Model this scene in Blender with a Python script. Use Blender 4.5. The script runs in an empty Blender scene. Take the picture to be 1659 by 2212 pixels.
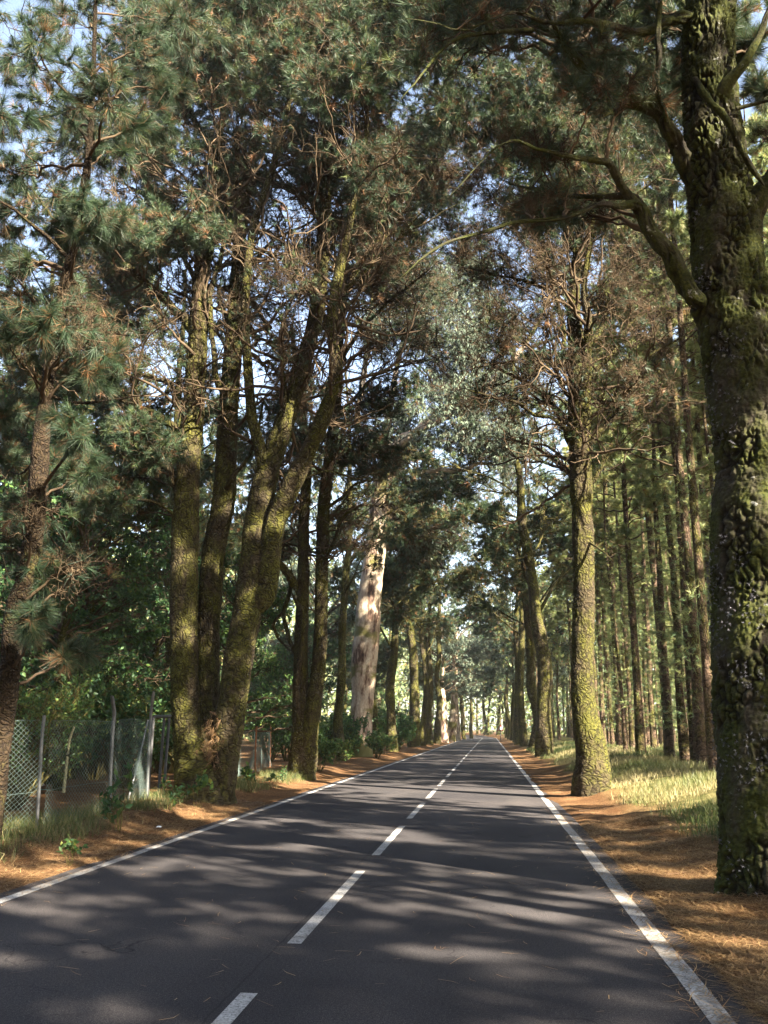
import bpy, math
import numpy as np

RAD = math.radians
sc = bpy.context.scene
COL = sc.collection

# ------------------------------------------------------------------ camera
CAM_H = 1.6
PITCH, YAW = math.atan(0.2321), 0.0
YAW = math.atan(0.1126 * math.cos(PITCH))
F = 2029.0                      # focal length in units of a 1659 x 2212 frame
C0 = np.array([0.0, 0.0, CAM_H])
sp, cp, sy, cy = math.sin(PITCH), math.cos(PITCH), math.sin(YAW), math.cos(YAW)
FW = np.array([-sy * cp, cy * cp, sp])
RT = np.array([cy, sy, 0.0])
UP = np.array([sy * sp, -cy * sp, cp])
cam = bpy.data.objects.new('camera', bpy.data.cameras.new('camera'))
COL.objects.link(cam)
cam.location = C0
cam.rotation_euler = (math.pi / 2 + PITCH, 0, YAW)
cam.data.sensor_fit = 'VERTICAL'
cam.data.sensor_height = 36
cam.data.lens = F / 2212 * 36
cam.data.clip_start = 0.05
cam.data.clip_end = 6000
sc.camera = cam

# ------------------------------------------------------------------ light
SUN_EL, SUN_AZ = RAD(33), RAD(130)      # azimuth clockwise from +Y (the road's direction)
w = bpy.data.worlds.new('World')
sc.world = w
w.use_nodes = True
nt = w.node_tree
bg = nt.nodes['Background']
sky = nt.nodes.new('ShaderNodeTexSky')
sky.sky_type = 'NISHITA'
sky.sun_disc = False
sky.sun_elevation = SUN_EL
sky.sun_rotation = SUN_AZ
sky.air_density = 1.0
sky.dust_density = 1.5
tcw = nt.nodes.new('ShaderNodeTexCoord')
sepw = nt.nodes.new('ShaderNodeSeparateXYZ')
nt.links.new(tcw.outputs['Generated'], sepw.inputs[0])
rw = nt.nodes.new('ShaderNodeValToRGB')          # pale haze low in the sky
rw.color_ramp.elements[0].position = 0.0
rw.color_ramp.elements[0].color = (1, 1, 1, 1)
rw.color_ramp.elements[1].position = 0.9
rw.color_ramp.elements[1].color = (0, 0, 0, 1)
nt.links.new(sepw.outputs[2], rw.inputs[0])
mw = nt.nodes.new('ShaderNodeMix')
mw.data_type = 'RGBA'
mw.blend_type = 'ADD'
mw.inputs[0].default_value = 1.0
hw = nt.nodes.new('ShaderNodeMix')
hw.data_type = 'RGBA'
hw.blend_type = 'MULTIPLY'
hw.inputs[0].default_value = 1.0
hw.inputs[7].default_value = (1.5, 1.42, 1.38, 1)
nt.links.new(rw.outputs[0], hw.inputs[6])
nt.links.new(sky.outputs[0], mw.inputs[6])
nt.links.new(hw.outputs[2], mw.inputs[7])
nt.links.new(mw.outputs[2], bg.inputs[0])
bg.inputs[1].default_value = 0.05
sl = bpy.data.lights.new('sun', 'SUN')
sl.energy = 5.0
sl.angle = RAD(0.53)
sl.color = (1.0, 0.90, 0.74)
sun = bpy.data.objects.new('sun', sl)
COL.objects.link(sun)
sun.rotation_euler = (math.pi / 2 - SUN_EL, 0, math.pi - SUN_AZ)
sun.location = (30, -30, 40)
sc.view_settings.view_transform = 'Standard'
sc.view_settings.look = 'None'
sc.view_settings.gamma = 1
sc.view_settings.exposure = 3.3
sc.cycles.max_bounces = 5
sc.cycles.diffuse_bounces = 3
sc.cycles.glossy_bounces = 1
sc.cycles.transmission_bounces = 3
sc.cycles.transparent_max_bounces = 4
sc.cycles.use_denoising = True

# ------------------------------------------------------------------ numpy helpers
def ray(x, y):
    return FW + RT * ((x - 829.5) / F) + UP * ((1106 - y) / F)

def at(x, y, Z):
    d = ray(x, y)
    return C0 + d * (Z / d[1])

def nrm(a):
    return a / np.maximum(np.linalg.norm(a, axis=-1, keepdims=True), 1e-9)

def _h(ix, iy, iz, k):
    v = np.sin(ix * 127.1 + iy * 311.7 + iz * 74.7 + k * 53.3) * 43758.5453
    return v - np.floor(v)

def vnoise(P):
    P = np.asarray(P, float)
    I = np.floor(P)
    f = P - I
    f = f * f * (3 - 2 * f)
    r = 0
    for a in (0, 1):
        for b in (0, 1):
            for c in (0, 1):
                wgt = (f[..., 0] if a else 1 - f[..., 0]) * (f[..., 1] if b else 1 - f[..., 1]) * (f[..., 2] if c else 1 - f[..., 2])
                r = r + wgt * _h(I[..., 0] + a, I[..., 1] + b, I[..., 2] + c, 0)
    return r

def fbm(P, o=3):
    r, a, t = 0, 1.0, 0
    P = np.asarray(P, float)
    for k in range(o):
        r = r + a * vnoise(P * 2 ** k + k * 7.3)
        t += a
        a *= 0.5
    return r / t

def worley(P):
    I = np.floor(P)
    f1 = np.full(P.shape[:-1], 9.0)
    f2 = np.full(P.shape[:-1], 9.0)
    for a in (-1, 0, 1):
        for b in (-1, 0, 1):
            for c in (-1, 0, 1):
                x, y, z = I[..., 0] + a, I[..., 1] + b, I[..., 2] + c
                d = np.sqrt((x + _h(x, y, z, 1) - P[..., 0]) ** 2 + (y + _h(x, y, z, 2) - P[..., 1]) ** 2 + (z + _h(x, y, z, 3) - P[..., 2]) ** 2)
                f2 = np.minimum(f2, np.maximum(f1, d))
                f1 = np.minimum(f1, d)
    return f1, f2

def smooth(a, b, x):
    t = np.clip((x - a) / (b - a), 0, 1)
    return t * t * (3 - 2 * t)

XL, XR = -4.88, 1.46          # asphalt edges

def terrain(X, Y):
    X = np.asarray(X, float)
    Y = np.asarray(Y, float)
    P = np.stack([X, Y, X * 0], -1)
    n1 = fbm(P * 0.55, 3) - 0.5
    n2 = fbm(P * 2.3 + 9, 3) - 0.5
    e = (fbm(np.stack([X * 0.3, Y * 0.9, X * 0 + 4], -1), 3) - 0.5) * 0.46
    dr = X - XR + e + 0.20 * smooth(19, 26, Y)
    dl = XL - X + e
    r = 0.055 * smooth(-0.10, 0.22, dr) + (0.05 + 0.10 * n1) * smooth(0.3, 1.6, dr) + 0.50 * smooth(0.9, 3.8, dr) + n1 * 0.25 * smooth(2.5, 5, dr) \
        + 0.09 * n2 * smooth(0.1, 0.8, dr) + 0.10 * np.exp(-((dr - 1.3) / 0.5) ** 2) * (0.5 + n1 * 2)
    l = 0.05 * smooth(-0.10, 0.22, dl) + 0.14 * smooth(0.5, 1.5, dl) - 0.10 * smooth(2.0, 4, dl) + n1 * 0.16 * smooth(0.8, 3, dl) + 0.05 * n2 * smooth(0.1, 0.8, dl)
    z = -0.03 + r + l
    for mx, my, mh, mr in ((2.75, 9.9, 0.10, 0.75), (2.5, 23.6, 0.10, 0.7), (-6.9, 22.6, 0.10, 1.1), (-6.4, 32.3, 0.08, 0.8)):
        z = z + mh * np.exp(-((X - mx) ** 2 + (Y - my) ** 2) / mr ** 2)
    far = smooth(196, 215, Y)
    return z + far * 0.4

def gnd(x, y):
    """the point of the terrain that the picture shows at x, y"""
    d = ray(x, y)
    t = 1.0
    for _ in range(60):
        p = C0 + d * t
        z = float(terrain(p[0], p[1]))
        t2 = (z - CAM_H) / d[2]
        t = 0.5 * t + 0.5 * t2
    return C0 + d * t

class Geo:
    def __init__(s):
        s.V, s.F, s.T, s.B, s.K, s.n = [], [], [], [], [], 0
    def add(s, V, Fc, tint=0.5, bco=None, crack=1.0):
        V = np.asarray(V, np.float32).reshape(-1, 3)
        m = len(V)
        s.V.append(V)
        for f in (Fc if isinstance(Fc, (list, tuple)) else [Fc]):
            s.F.append(np.asarray(f, np.int64) + s.n)
        s.T.append(np.broadcast_to(np.asarray(tint, np.float32).ravel() if np.ndim(tint) else np.float32(tint), (m,)))
        s.B.append(V if bco is None else np.asarray(bco, np.float32).reshape(-1, 3))
        s.K.append(np.broadcast_to(np.asarray(crack, np.float32).ravel() if np.ndim(crack) else np.float32(crack), (m,)))
        s.n += m
    def build(s, name, mat, parent=None, origin=(0, 0, 0), smooth_=False, loc=None):
        me = bpy.data.meshes.new(name)
        V = np.concatenate(s.V) - np.asarray(origin, np.float32)
        me.vertices.add(len(V))
        me.vertices.foreach_set('co', V.astype(np.float32).ravel())
        L = np.concatenate([f.ravel() for f in s.F]).astype(np.int32)
        tot = np.concatenate([np.full(len(f), f.shape[1], np.int32) for f in s.F])
        st = np.concatenate([[0], np.cumsum(tot)[:-1]]).astype(np.int32)
        me.loops.add(len(L))
        me.loops.foreach_set('vertex_index', L)
        me.polygons.add(len(tot))
        me.polygons.foreach_set('loop_start', st)
        me.polygons.foreach_set('loop_total', tot)
        if smooth_:
            me.polygons.foreach_set('use_smooth', np.ones(len(tot), bool))
        a = me.attributes.new('tint', 'FLOAT', 'POINT')
        a.data.foreach_set('value', np.concatenate(s.T).astype(np.float32))
        if smooth_:
            a = me.attributes.new('bco', 'FLOAT_VECTOR', 'POINT')
            a.data.foreach_set('vector', np.concatenate(s.B).astype(np.float32).ravel())
            a = me.attributes.new('crack', 'FLOAT', 'POINT')
            a.data.foreach_set('value', np.concatenate(s.K).astype(np.float32))
        me.update()
        me.validate()
        me.materials.append(mat)
        o = bpy.data.objects.new(name, me)
        COL.objects.link(o)
        if parent is not None:
            o.parent = parent
        if loc is not None:
            o.location = loc
        return o

def tag(o, label=None, cat=None, group=None, kind=None):
    if label: o['label'] = label
    if cat: o['category'] = cat
    if group: o['group'] = group
    if kind: o['kind'] = kind
    return o

def empty(name, loc, label, cat, group=None):
    o = bpy.data.objects.new(name, None)
    o.empty_display_size = 0.3
    COL.objects.link(o)
    o.location = loc
    return tag(o, label, cat, group)

def copy_tree(o, loc, rz=0.0, s=1.0, label=None, group=None, parent=None, sx=None):
    c = o.copy()
    COL.objects.link(c)
    if parent is not None:
        c.parent = parent
    else:
        c.location = loc
        c.rotation_euler = (0, 0, rz)
        c.scale = (sx or s, sx or s, s)
        if label: c['label'] = label
        if group: c['group'] = group
    for ch in list(o.children):
        copy_tree(ch, None, parent=c)
    return c

def tubes(g, P, r, sides=4, tint=0.5, cap=False):
    """P (T,N,3), r (T,N)"""
    P = np.asarray(P, float)
    T, N, _ = P.shape
    tg = nrm(np.gradient(P, axis=1))
    m = np.abs(tg.mean(axis=1))
    ref = np.zeros((T, 3))
    ref[np.arange(T), np.argmin(m, axis=1)] = 1
    u = nrm(np.cross(tg, ref[:, None, :]))
    v = np.cross(tg, u)
    a = np.arange(sides) * 2 * math.pi / sides
    R_ = np.asarray(r)[:, :, None, None]
    V = P[:, :, None, :] + R_ * (np.cos(a)[None, None, :, None] * u[:, :, None, :] + np.sin(a)[None, None, :, None] * v[:, :, None, :])
    L = np.concatenate([np.zeros((T, 1)), np.cumsum(np.linalg.norm(np.diff(P, axis=1), axis=2), axis=1)], 1)
    rm = np.asarray(r).mean(axis=1)[:, None, None]
    B = np.stack([np.broadcast_to(np.cos(a)[None, None, :] * rm, (T, N, sides)), np.broadcast_to(np.sin(a)[None, None, :] * rm, (T, N, sides)),
                  np.broadcast_to(L[:, :, None], (T, N, sides))], -1)
    base = (np.arange(T) * N * sides)[:, None, None]
    i = np.arange(N - 1)[None, :, None] * sides
    j = np.arange(sides)[None, None, :]
    j2 = (j + 1) % sides
    q = np.stack([base + i + j, base + i + j2, base + i + sides + j2, base + i + sides + j], -1).reshape(-1, 4)
    tt = np.broadcast_to(np.asarray(tint, float).reshape(-1, 1, 1) if np.ndim(tint) else tint, (T, N, sides)).ravel()
    g.add(V, q, tt, B + np.array([0, 0, 1.0]) * (np.arange(T) * 0.37 % 9)[:, None, None, None])

def spline(P, ds):
    """Catmull-Rom through the rows of P (any columns), even steps"""
    P = np.asarray(P, float)
    Q = np.vstack([2 * P[0] - P[1], P, 2 * P[-1] - P[-2]])
    out = []
    for i in range(1, len(Q) - 2):
        p0, p1, p2, p3 = Q[i - 1], Q[i], Q[i + 1], Q[i + 2]
        n = max(2, int(np.linalg.norm((p2 - p1)[:3]) / ds))
        t = np.linspace(0, 1, n, endpoint=False)[:, None]
        out.append(0.5 * ((2 * p1) + (-p0 + p2) * t + (2 * p0 - 5 * p1 + 4 * p2 - p3) * t * t + (-p0 + 3 * p1 - 3 * p2 + p3) * t ** 3))
    out.append(P[-1:])
    return np.vstack(out)

def bark_tube(g, P4, ds, seg, plate=(9, 9, 4.5), depth=0.03, lump=0.03, flare=0.0, seed=0.0, moss=0.5, kink=0.0):
    """one bark-covered stem with relief; P4 rows are x, y, z, radius"""
    S = spline(P4, ds)
    if kink:
        q_ = S[:, :3] * 1.6 + seed
        S[:, :3] += (np.stack([fbm(q_, 3), fbm(q_ + 19, 3), fbm(q_ + 37, 3)], -1) - 0.5) * (kink * (S[:, 3:4] + 0.05)) * np.minimum(1, np.arange(len(S)) / 8)[:, None]
        S[:, 3] *= 0.86 + 0.28 * fbm(S[:, :3] * 4 + seed, 2)
    P, r = S[:, :3], np.maximum(S[:, 3], 0.004)
    N = len(P)
    sides = int(np.clip(2 * math.pi * r.max() / seg, 8, 260))
    tg = nrm(np.gradient(P, axis=0))
    ref = np.array([0.0, 1, 0]) if abs(tg.mean(axis=0)[1]) < 0.8 else np.array([1.0, 0, 0])
    u = nrm(np.cross(tg, ref))
    v = np.cross(tg, u)
    a = np.arange(sides) * 2 * math.pi / sides
    L = np.concatenate([[0], np.cumsum(np.linalg.norm(np.diff(P, axis=0), axis=1))])
    rr = r.mean()
    B = np.stack([np.cos(a)[None, :] * np.full((N, 1), rr), np.sin(a)[None, :] * np.full((N, 1), rr), np.broadcast_to(L[:, None], (N, sides))], -1) + seed
    wv = B + (fbm(B * 3.1, 2)[..., None] - 0.5) * 0.12
    wv = wv + np.stack([fbm(B * 9 + 3, 2), fbm(B * 9 + 11, 2), fbm(B * 7 + 17, 2)], -1) * np.array([0.09, 0.09, 0.16])
    f1, f2 = worley(wv * np.array(plate))
    crack = smooth(0.02, 0.32, f2 - f1)
    crack = 1 - (1 - crack) * smooth(0.62, 0.42, fbm(B * np.array([5, 5, 3.0]) + 21, 3))
    f3, f4 = worley(wv * np.array(plate) * 2.3 + 5)
    crack = crack * (0.72 + 0.28 * smooth(0.0, 0.3, f4 - f3))
    sc_ = np.minimum(1, r / 0.12)[:, None]
    d = (crack - 0.8) * depth * sc_ + (fbm(B * 1.7 + 3, 3) - 0.5) * 2 * lump * sc_ + (fbm(B * 14, 2) - 0.5) * depth * 0.6 * sc_
    if flare:
        hgt = L[:, None]
        d = d + flare * np.exp(-hgt / 0.45) * (0.55 + 0.45 * np.cos(5 * a[None, :] + seed * 3) + 0.3 * np.cos(3 * a[None, :] + 1))
    V = P[:, None, :] + (r[:, None] + d)[..., None] * (np.cos(a)[None, :, None] * u[:, None, :] + np.sin(a)[None, :, None] * v[:, None, :])
    i = np.arange(N - 1)[:, None] * sides
    j = np.arange(sides)[None, :]
    j2 = (j + 1) % sides
    q = np.stack([i + j, i + j2, i + sides + j2, i + sides + j], -1).reshape(-1, 4)
    g.add(V, q, moss, B, crack)
    return S

def wander(rng, S, D, L, nseg, wob, lift=0.0):
    n = len(S)
    P = np.zeros((n, nseg + 1, 3))
    P[:, 0] = S
    d = nrm(D)
    st = (np.asarray(L) / nseg)[:, None]
    for k in range(nseg):
        d = d + rng.normal(0, wob, (n, 3))
        d[:, 2] += lift
        d = nrm(d)
        P[:, k + 1] = P[:, k] + d * st
    return P

def tufts(g, rng, P, D, nn, L, wd, spread=0.55, droop=0.1, tint=None, back=0.07):
    n = len(P)
    d = nrm(D[:, None, :] + rng.normal(0, spread, (n, nn, 3)))
    base = P[:, None, :] - nrm(D)[:, None, :] * (rng.random((n, nn, 1)) * back)
    ln = L * rng.uniform(0.65, 1.1, (n, nn, 1))
    tip = base + d * ln
    tip[..., 2] -= droop * ln[..., 0]
    side = nrm(np.cross(d, rng.normal(0, 1, (n, nn, 3)))) * wd
    V = np.stack([base - side, base + side, tip], 2)
    if tint is None:
        tint = rng.uniform(0.3, 0.8, n)
    tt = np.clip(np.broadcast_to(tint[:, None], (n, nn)) + rng.normal(0, 0.05, (n, nn)), 0, 1)
    tt = np.repeat(tt.ravel(), 3)
    g.add(V, np.arange(n * nn * 3).reshape(-1, 3), tt)

def leaves(g, rng, P, D, L, wd, tint=None, droop=0.3):
    """flat pointed leaves, one at each P along D"""
    n = len(P)
    d = nrm(D + np.array([0, 0, -droop]))
    s = nrm(np.cross(d, rng.normal(0, 1, (n, 3))))
    ln = (L * rng.uniform(0.6, 1.15, n))[:, None]
    w_ = ln * wd
    nn = np.cross(d, s) * ln * 0.08
    V = np.stack([P, P + d * ln * 0.45 + s * w_ + nn, P + d * ln, P + d * ln * 0.45 - s * w_ + nn], 1)
    i = np.arange(n)[:, None] * 4
    if tint is None:
        tint = rng.uniform(0.2, 0.9, n)
    g.add(V, [i + np.array([[0, 1, 2]]), i + np.array([[0, 2, 3]])], np.repeat(tint, 4))

NEAR = dict(nn=46, L=0.27, wd=0.0032, spread=0.5, droop=0.22)
MID = dict(nn=26, L=0.21, wd=0.0060, spread=0.55, droop=0.08)
FAR = dict(nn=18, L=0.26, wd=0.015, spread=0.6, droop=0.08)
HUGE = dict(nn=9, L=0.42, wd=0.035, spread=0.7, droop=0.08)

def blob(gb, gc, rng, a, c, rad, r0=None, nsub=9, ntw=9, ntf=2.0, needle=MID, tmean=0.5, tw_r=0.006, kind='needle', leaf=(0.12, 0.25), curl=0.18, tang=0):
    """a branch from a to the clump at c, its side branches, twigs and foliage"""
    a, c = np.asarray(a, float), np.asarray(c, float)
    rad = np.asarray(rad, float) if np.ndim(rad) else np.array([rad, rad, rad * 0.75])
    L = np.linalg.norm(c - a) + 1e-6
    if r0 is None:
        r0 = 0.012 + 0.012 * L
    t = np.linspace(0, 1, 10)[:, None]
    m1 = a + (c - a) * 0.35 + rng.normal(0, 0.07 * L, 3) + np.array([0, 0, 0.06 * L])
    m2 = a + (c - a) * 0.7 + rng.normal(0, 0.06 * L, 3) + np.array([0, 0, 0.04 * L])
    M = (1 - t) ** 3 * a + 3 * (1 - t) ** 2 * t * m1 + 3 * (1 - t) * t * t * m2 + t ** 3 * c
    M[1:] += rng.normal(0, 0.018 * L, (9, 3))
    tubes(gb, M[None], (r0 * (1 - 0.75 * t[:, 0]))[None], 5, 0.5)
    ts = rng.uniform(0.4, 1.0, nsub) * 9
    i0 = np.minimum(ts.astype(int), 8)
    S = M[i0] + (M[i0 + 1] - M[i0]) * (ts - i0)[:, None]
    dirs = nrm(rng.normal(0, 1, (nsub, 3)))
    tgt = c + dirs * rad * rng.uniform(0.45, 1.0, (nsub, 1))
    k = 6
    tt = np.linspace(0, 1, k)[None, :, None]
    SP = S[:, None] + (tgt - S)[:, None] * tt
    ls = np.linalg.norm(tgt - S, axis=1)
    SP[:, 1:] += rng.normal(0, 1, (nsub, k - 1, 3)) * (ls * 0.07)[:, None, None]
    rs = max(r0 * 0.35, tw_r * 1.5)
    tubes(gb, SP, rs * np.linspace(1, 0.35, k)[None, :] * np.ones((nsub, 1)), 4, 0.5)
    # twigs
    nt_ = nsub * ntw
    si = rng.integers(0, nsub, nt_)
    tk = rng.uniform(0.25, 1.0, nt_) * (k - 1)
    ti = np.minimum(tk.astype(int), k - 2)
    S2 = SP[si, ti] + (SP[si, ti + 1] - SP[si, ti]) * (tk - ti)[:, None]
    D2 = nrm(SP[si, ti + 1] - SP[si, ti]) + rng.normal(0, 0.7, (nt_, 3))
    lt = rad.mean() * rng.uniform(0.25, 0.6, nt_)
    TP = wander(rng, S2, D2, lt, 5, curl, 0.04)
    tubes(gb, TP, tw_r * np.linspace(1, 0.45, 6)[None, :] * np.ones((nt_, 1)), 3, 0.5)
    if tang:
        ng = int(nt_ * tang)
        q = rng.integers(0, nt_, ng)
        q2 = rng.integers(1, 6, ng)
        TG = wander(rng, TP[q, q2], rng.normal(0, 1, (ng, 3)), rad.mean() * rng.uniform(0.15, 0.5, ng), 5, 0.45, 0.0)
        tubes(gb, TG, tw_r * 0.6 * np.linspace(1, 0.5, 6)[None, :] * np.ones((ng, 1)), 3, 0.5)
    nf = int(nt_ * ntf)
    if nf:
        q = rng.integers(0, nt_, nf)
        tq = rng.uniform(2.0, 5.0, nf)
        qi = np.minimum(tq.astype(int), 4)
        PP = TP[q, qi] + (TP[q, qi + 1] - TP[q, qi]) * (tq - qi)[:, None]
        DD = nrm(TP[q, qi + 1] - TP[q, qi])
        if kind == 'needle':
            tn = np.clip(rng.normal(tmean, 0.13, nf), 0.24, 1)
            dead = rng.random(nf) < 0.07
            tn[dead] = rng.uniform(0, 0.15, dead.sum())
            tufts(gc, rng, PP, DD + np.array([0, 0, 0.15]), tint=tn, **needle)
        else:
            DD = DD * 0.6 + rng.normal(0, 0.6, (nf, 3))
            leaves(gc, rng, PP, DD, leaf[0], leaf[1], np.clip(rng.normal(tmean, 0.18, nf), 0, 1), droop=needle.get('droop', 0.3))
    return M

# ------------------------------------------------------------------ materials
def mat(name):
    m = bpy.data.materials.new(name)
    m.use_nodes = True
    n = m.node_tree
    for x in list(n.nodes):
        n.nodes.remove(x)
    out = n.nodes.new('ShaderNodeOutputMaterial')
    return m, n, out

def N(n, typ, **kw):
    x = n.nodes.new(typ)
    for k, v in kw.items():
        if k.startswith('i_'):
            x.inputs[k[2:].replace('_', ' ')].default_value = v
        else:
            setattr(x, k, v)
    return x

def ramp(n, stops, fac=None, interp='LINEAR'):
    r = n.nodes.new('ShaderNodeValToRGB')
    r.color_ramp.interpolation = interp
    e = r.color_ramp.elements
    while len(e) > 1:
        e.remove(e[0])
    e[0].position = stops[0][0]
    e[0].color = (*stops[0][1], 1)
    for p, c in stops[1:]:
        x = e.new(p)
        x.color = (*c, 1)
    if fac is not None:
        n.links.new(fac, r.inputs[0])
    return r

def mixc(n, a, b, fac, blend='MIX'):
    x = n.nodes.new('ShaderNodeMix')
    x.data_type = 'RGBA'
    x.blend_type = blend
    for s, v in ((x.inputs[6], a), (x.inputs[7], b), (x.inputs[0], fac)):
        if hasattr(v, 'links') or hasattr(v, 'is_linked'):
            n.links.new(v, s)
        elif isinstance(v, tuple):
            s.default_value = (*v, 1)
        else:
            s.default_value = v
    return x.outputs[2]

def attr(n, name):
    return N(n, 'ShaderNodeAttribute', attribute_name=name)

def noise(n, vec, scale, detail=3, rough=0.55):
    x = N(n, 'ShaderNodeTexNoise')
    x.inputs['Scale'].default_value = scale
    x.inputs['Detail'].default_value = detail
    x.inputs['Roughness'].default_value = rough
    if vec is not None:
        n.links.new(vec, x.inputs['Vector'])
    return x.outputs['Fac']

def principled(n, out, rough=0.85, spec=0.25):
    b = N(n, 'ShaderNodeBsdfPrincipled')
    b.inputs['Roughness'].default_value = rough
    b.inputs['Specular IOR Level'].default_value = spec
    n.links.new(b.outputs[0], out.inputs[0])
    return b

def bump(n, h, strength, dist, b):
    x = N(n, 'ShaderNodeBump')
    x.inputs['Strength'].default_value = strength
    x.inputs['Distance'].default_value = dist
    n.links.new(h, x.inputs['Height'])
    n.links.new(x.outputs[0], b.inputs['Normal'])
    return x

def bark_mat(name, bark1, bark2, moss1, moss2, mossamt, hero, crackcol=(0.012, 0.009, 0.007), vscale=(1, 1, 0.42), vs=9.0, lichen=0.0):
    m, n, out = mat(name)
    b = principled(n, out, 0.92, 0.12)
    co = attr(n, 'bco').outputs['Vector']
    n1 = noise(n, co, 22, 4, 0.65)
    bk = ramp(n, [(0.3, bark1), (0.7, bark2)], n1).outputs[0]
    nm = noise(n, co, 38, 3, 0.6)
    ms = ramp(n, [(0.3, moss1), (0.7, moss2)], nm).outputs[0]
    mpb = N(n, 'ShaderNodeMapping'); mpb.inputs['Scale'].default_value = (1.5, 1.5, 0.55); n.links.new(co, mpb.inputs['Vector'])
    big = noise(n, mpb.outputs[0], 2.0, 7, 0.72)
    lo = 0.62 - mossamt * 0.45
    mk = ramp(n, [(lo - 0.06, (0.1, 0.1, 0.1)), (lo + 0.09, (1, 1, 1))], big).outputs[0]
    col = mixc(n, bk, ms, mk)
    if lichen:
        nl = noise(n, co, 7, 4, 0.7)
        lk = ramp(n, [(0.66 - lichen * .1, (0, 0, 0)), (0.70 - lichen * .1, (1, 1, 1))], nl).outputs[0]
        col = mixc(n, col, (0.22, 0.22, 0.20), lk)
    if hero:
        ck = attr(n, 'crack').outputs['Fac']
    else:
        mp = N(n, 'ShaderNodeMapping')
        mp.inputs['Scale'].default_value = vscale
        n.links.new(co, mp.inputs['Vector'])
        wn = N(n, 'ShaderNodeTexNoise')
        wn.inputs['Scale'].default_value = 4
        n.links.new(co, wn.inputs['Vector'])
        ad = N(n, 'ShaderNodeVectorMath', operation='MULTIPLY_ADD')
        n.links.new(wn.outputs['Color'], ad.inputs[0])
        ad.inputs[1].default_value = (0.3, 0.3, 0.22)
        n.links.new(mp.outputs[0], ad.inputs[2])
        vo = N(n, 'ShaderNodeTexVoronoi', feature='DISTANCE_TO_EDGE')
        vo.inputs['Scale'].default_value = vs
        n.links.new(ad.outputs[0], vo.inputs['Vector'])
        ck = ramp(n, [(0.0, (0, 0, 0)), (0.24, (1, 1, 1))], vo.outputs['Distance']).outputs[0]
    brk = ramp(n, [(0.48, (0, 0, 0)), (0.72, (1, 1, 1))], noise(n, co, 6.5, 4, 0.7)).outputs[0]
    if not hero:
        ck = mixc(n, ck, (1.0, 1.0, 1.0), brk)
    cr = ramp(n, [(0.0, (0.22, 0.22, 0.22)), (0.7, (1, 1, 1))] if not hero else [(0.0, (0.05, 0.05, 0.05)), (0.6, (1, 1, 1))], ck).outputs[0]
    col = mixc(n, crackcol, col, cr)
    n.links.new(col, b.inputs['Base Color'])
    # relief
    mth = N(n, 'ShaderNodeMath', operation='MULTIPLY_ADD')
    n.links.new(n1, mth.inputs[0])
    mth.inputs[1].default_value = 1.3
    n.links.new(ck, mth.inputs[2])
    bump(n, mth.outputs[0], 0.9, 0.02 if hero else 0.035, b)
    return m

MOSS1, MOSS2 = (0.016, 0.019, 0.006), (0.110, 0.102, 0.021)
M_BIG = bark_mat('mossy bark big', (0.020, 0.016, 0.012), (0.070, 0.058, 0.046), (0.015, 0.021, 0.007), (0.060, 0.063, 0.014), 0.40, True, lichen=0.2)
M_HERO = bark_mat('mossy bark', (0.022, 0.016, 0.011), (0.075, 0.056, 0.034), MOSS1, MOSS2, 0.30, False, vs=12, vscale=(1.25, 1.25, 0.42))
M_MOSSY = bark_mat('mossy bark far', (0.028, 0.021, 0.014), (0.085, 0.065, 0.04), MOSS1, MOSS2, 0.36, False, vs=9)
M_PINE = bark_mat('brown pine bark', (0.050, 0.031, 0.023), (0.17, 0.11, 0.078), MOSS1, MOSS2, 0.25, False, vs=13)
M_BROWN = bark_mat('dark brown bark', (0.011, 0.007, 0.005), (0.040, 0.024, 0.017), MOSS1, MOSS2, 0.02, False, vs=24)
M_LIMB = bark_mat('mossy limb bark', (0.025, 0.018, 0.013), (0.08, 0.06, 0.035), MOSS1, MOSS2, 0.6, False, vs=14)

def euc_mat():
    m, n, out = mat('eucalyptus bark')
    b = principled(n, out, 0.7, 0.3)
    co = attr(n, 'bco').outputs['Vector']
    mp = N(n, 'ShaderNodeMapping')
    mp.inputs['Scale'].default_value = (3.0, 3.0, 0.5)
    n.links.new(co, mp.inputs['Vector'])
    a = noise(n, mp.outputs[0], 1.6, 5, 0.6)
    c1 = ramp(n, [(0.34, (0.035, 0.020, 0.014)), (0.42, (0.13, 0.075, 0.050)), (0.48, (0.36, 0.27, 0.19)), (0.68, (0.52, 0.45, 0.34))], a).outputs[0]
    f = noise(n, mp.outputs[0], 14, 4, 0.6)
    c1 = mixc(n, c1, ramp(n, [(0.35, (0.35, 0.3, 0.28)), (0.6, (1, 1, 1))], f).outputs[0], 0.6, 'MULTIPLY')
    mo = ramp(n, [(0.52, (0, 0, 0)), (0.62, (1, 1, 1))], noise(n, co, 0.9, 4)).outputs[0]
    c1 = mixc(n, c1, (0.11, 0.10, 0.025), mo)
    n.links.new(c1, b.inputs['Base Color'])
    bump(n, f, 0.6, 0.03, b)
    return m
M_EUC = euc_mat()

def twig_mat(name, c1, c2):
    m, n, out = mat(name)
    b = principled(n, out, 0.9, 0.1)
    g = N(n, 'ShaderNodeNewGeometry')
    n.links.new(ramp(n, [(0.35, c1), (0.65, c2)], noise(n, g.outputs['Position'], 1.2, 4, 0.7)).outputs[0], b.inputs['Base Color'])
    return m
M_TWIG = twig_mat('pine twig', (0.028, 0.019, 0.013), (0.105, 0.075, 0.045))
M_TWIGM = twig_mat('mossy twig', (0.030, 0.024, 0.013), (0.11, 0.095, 0.03))

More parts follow.
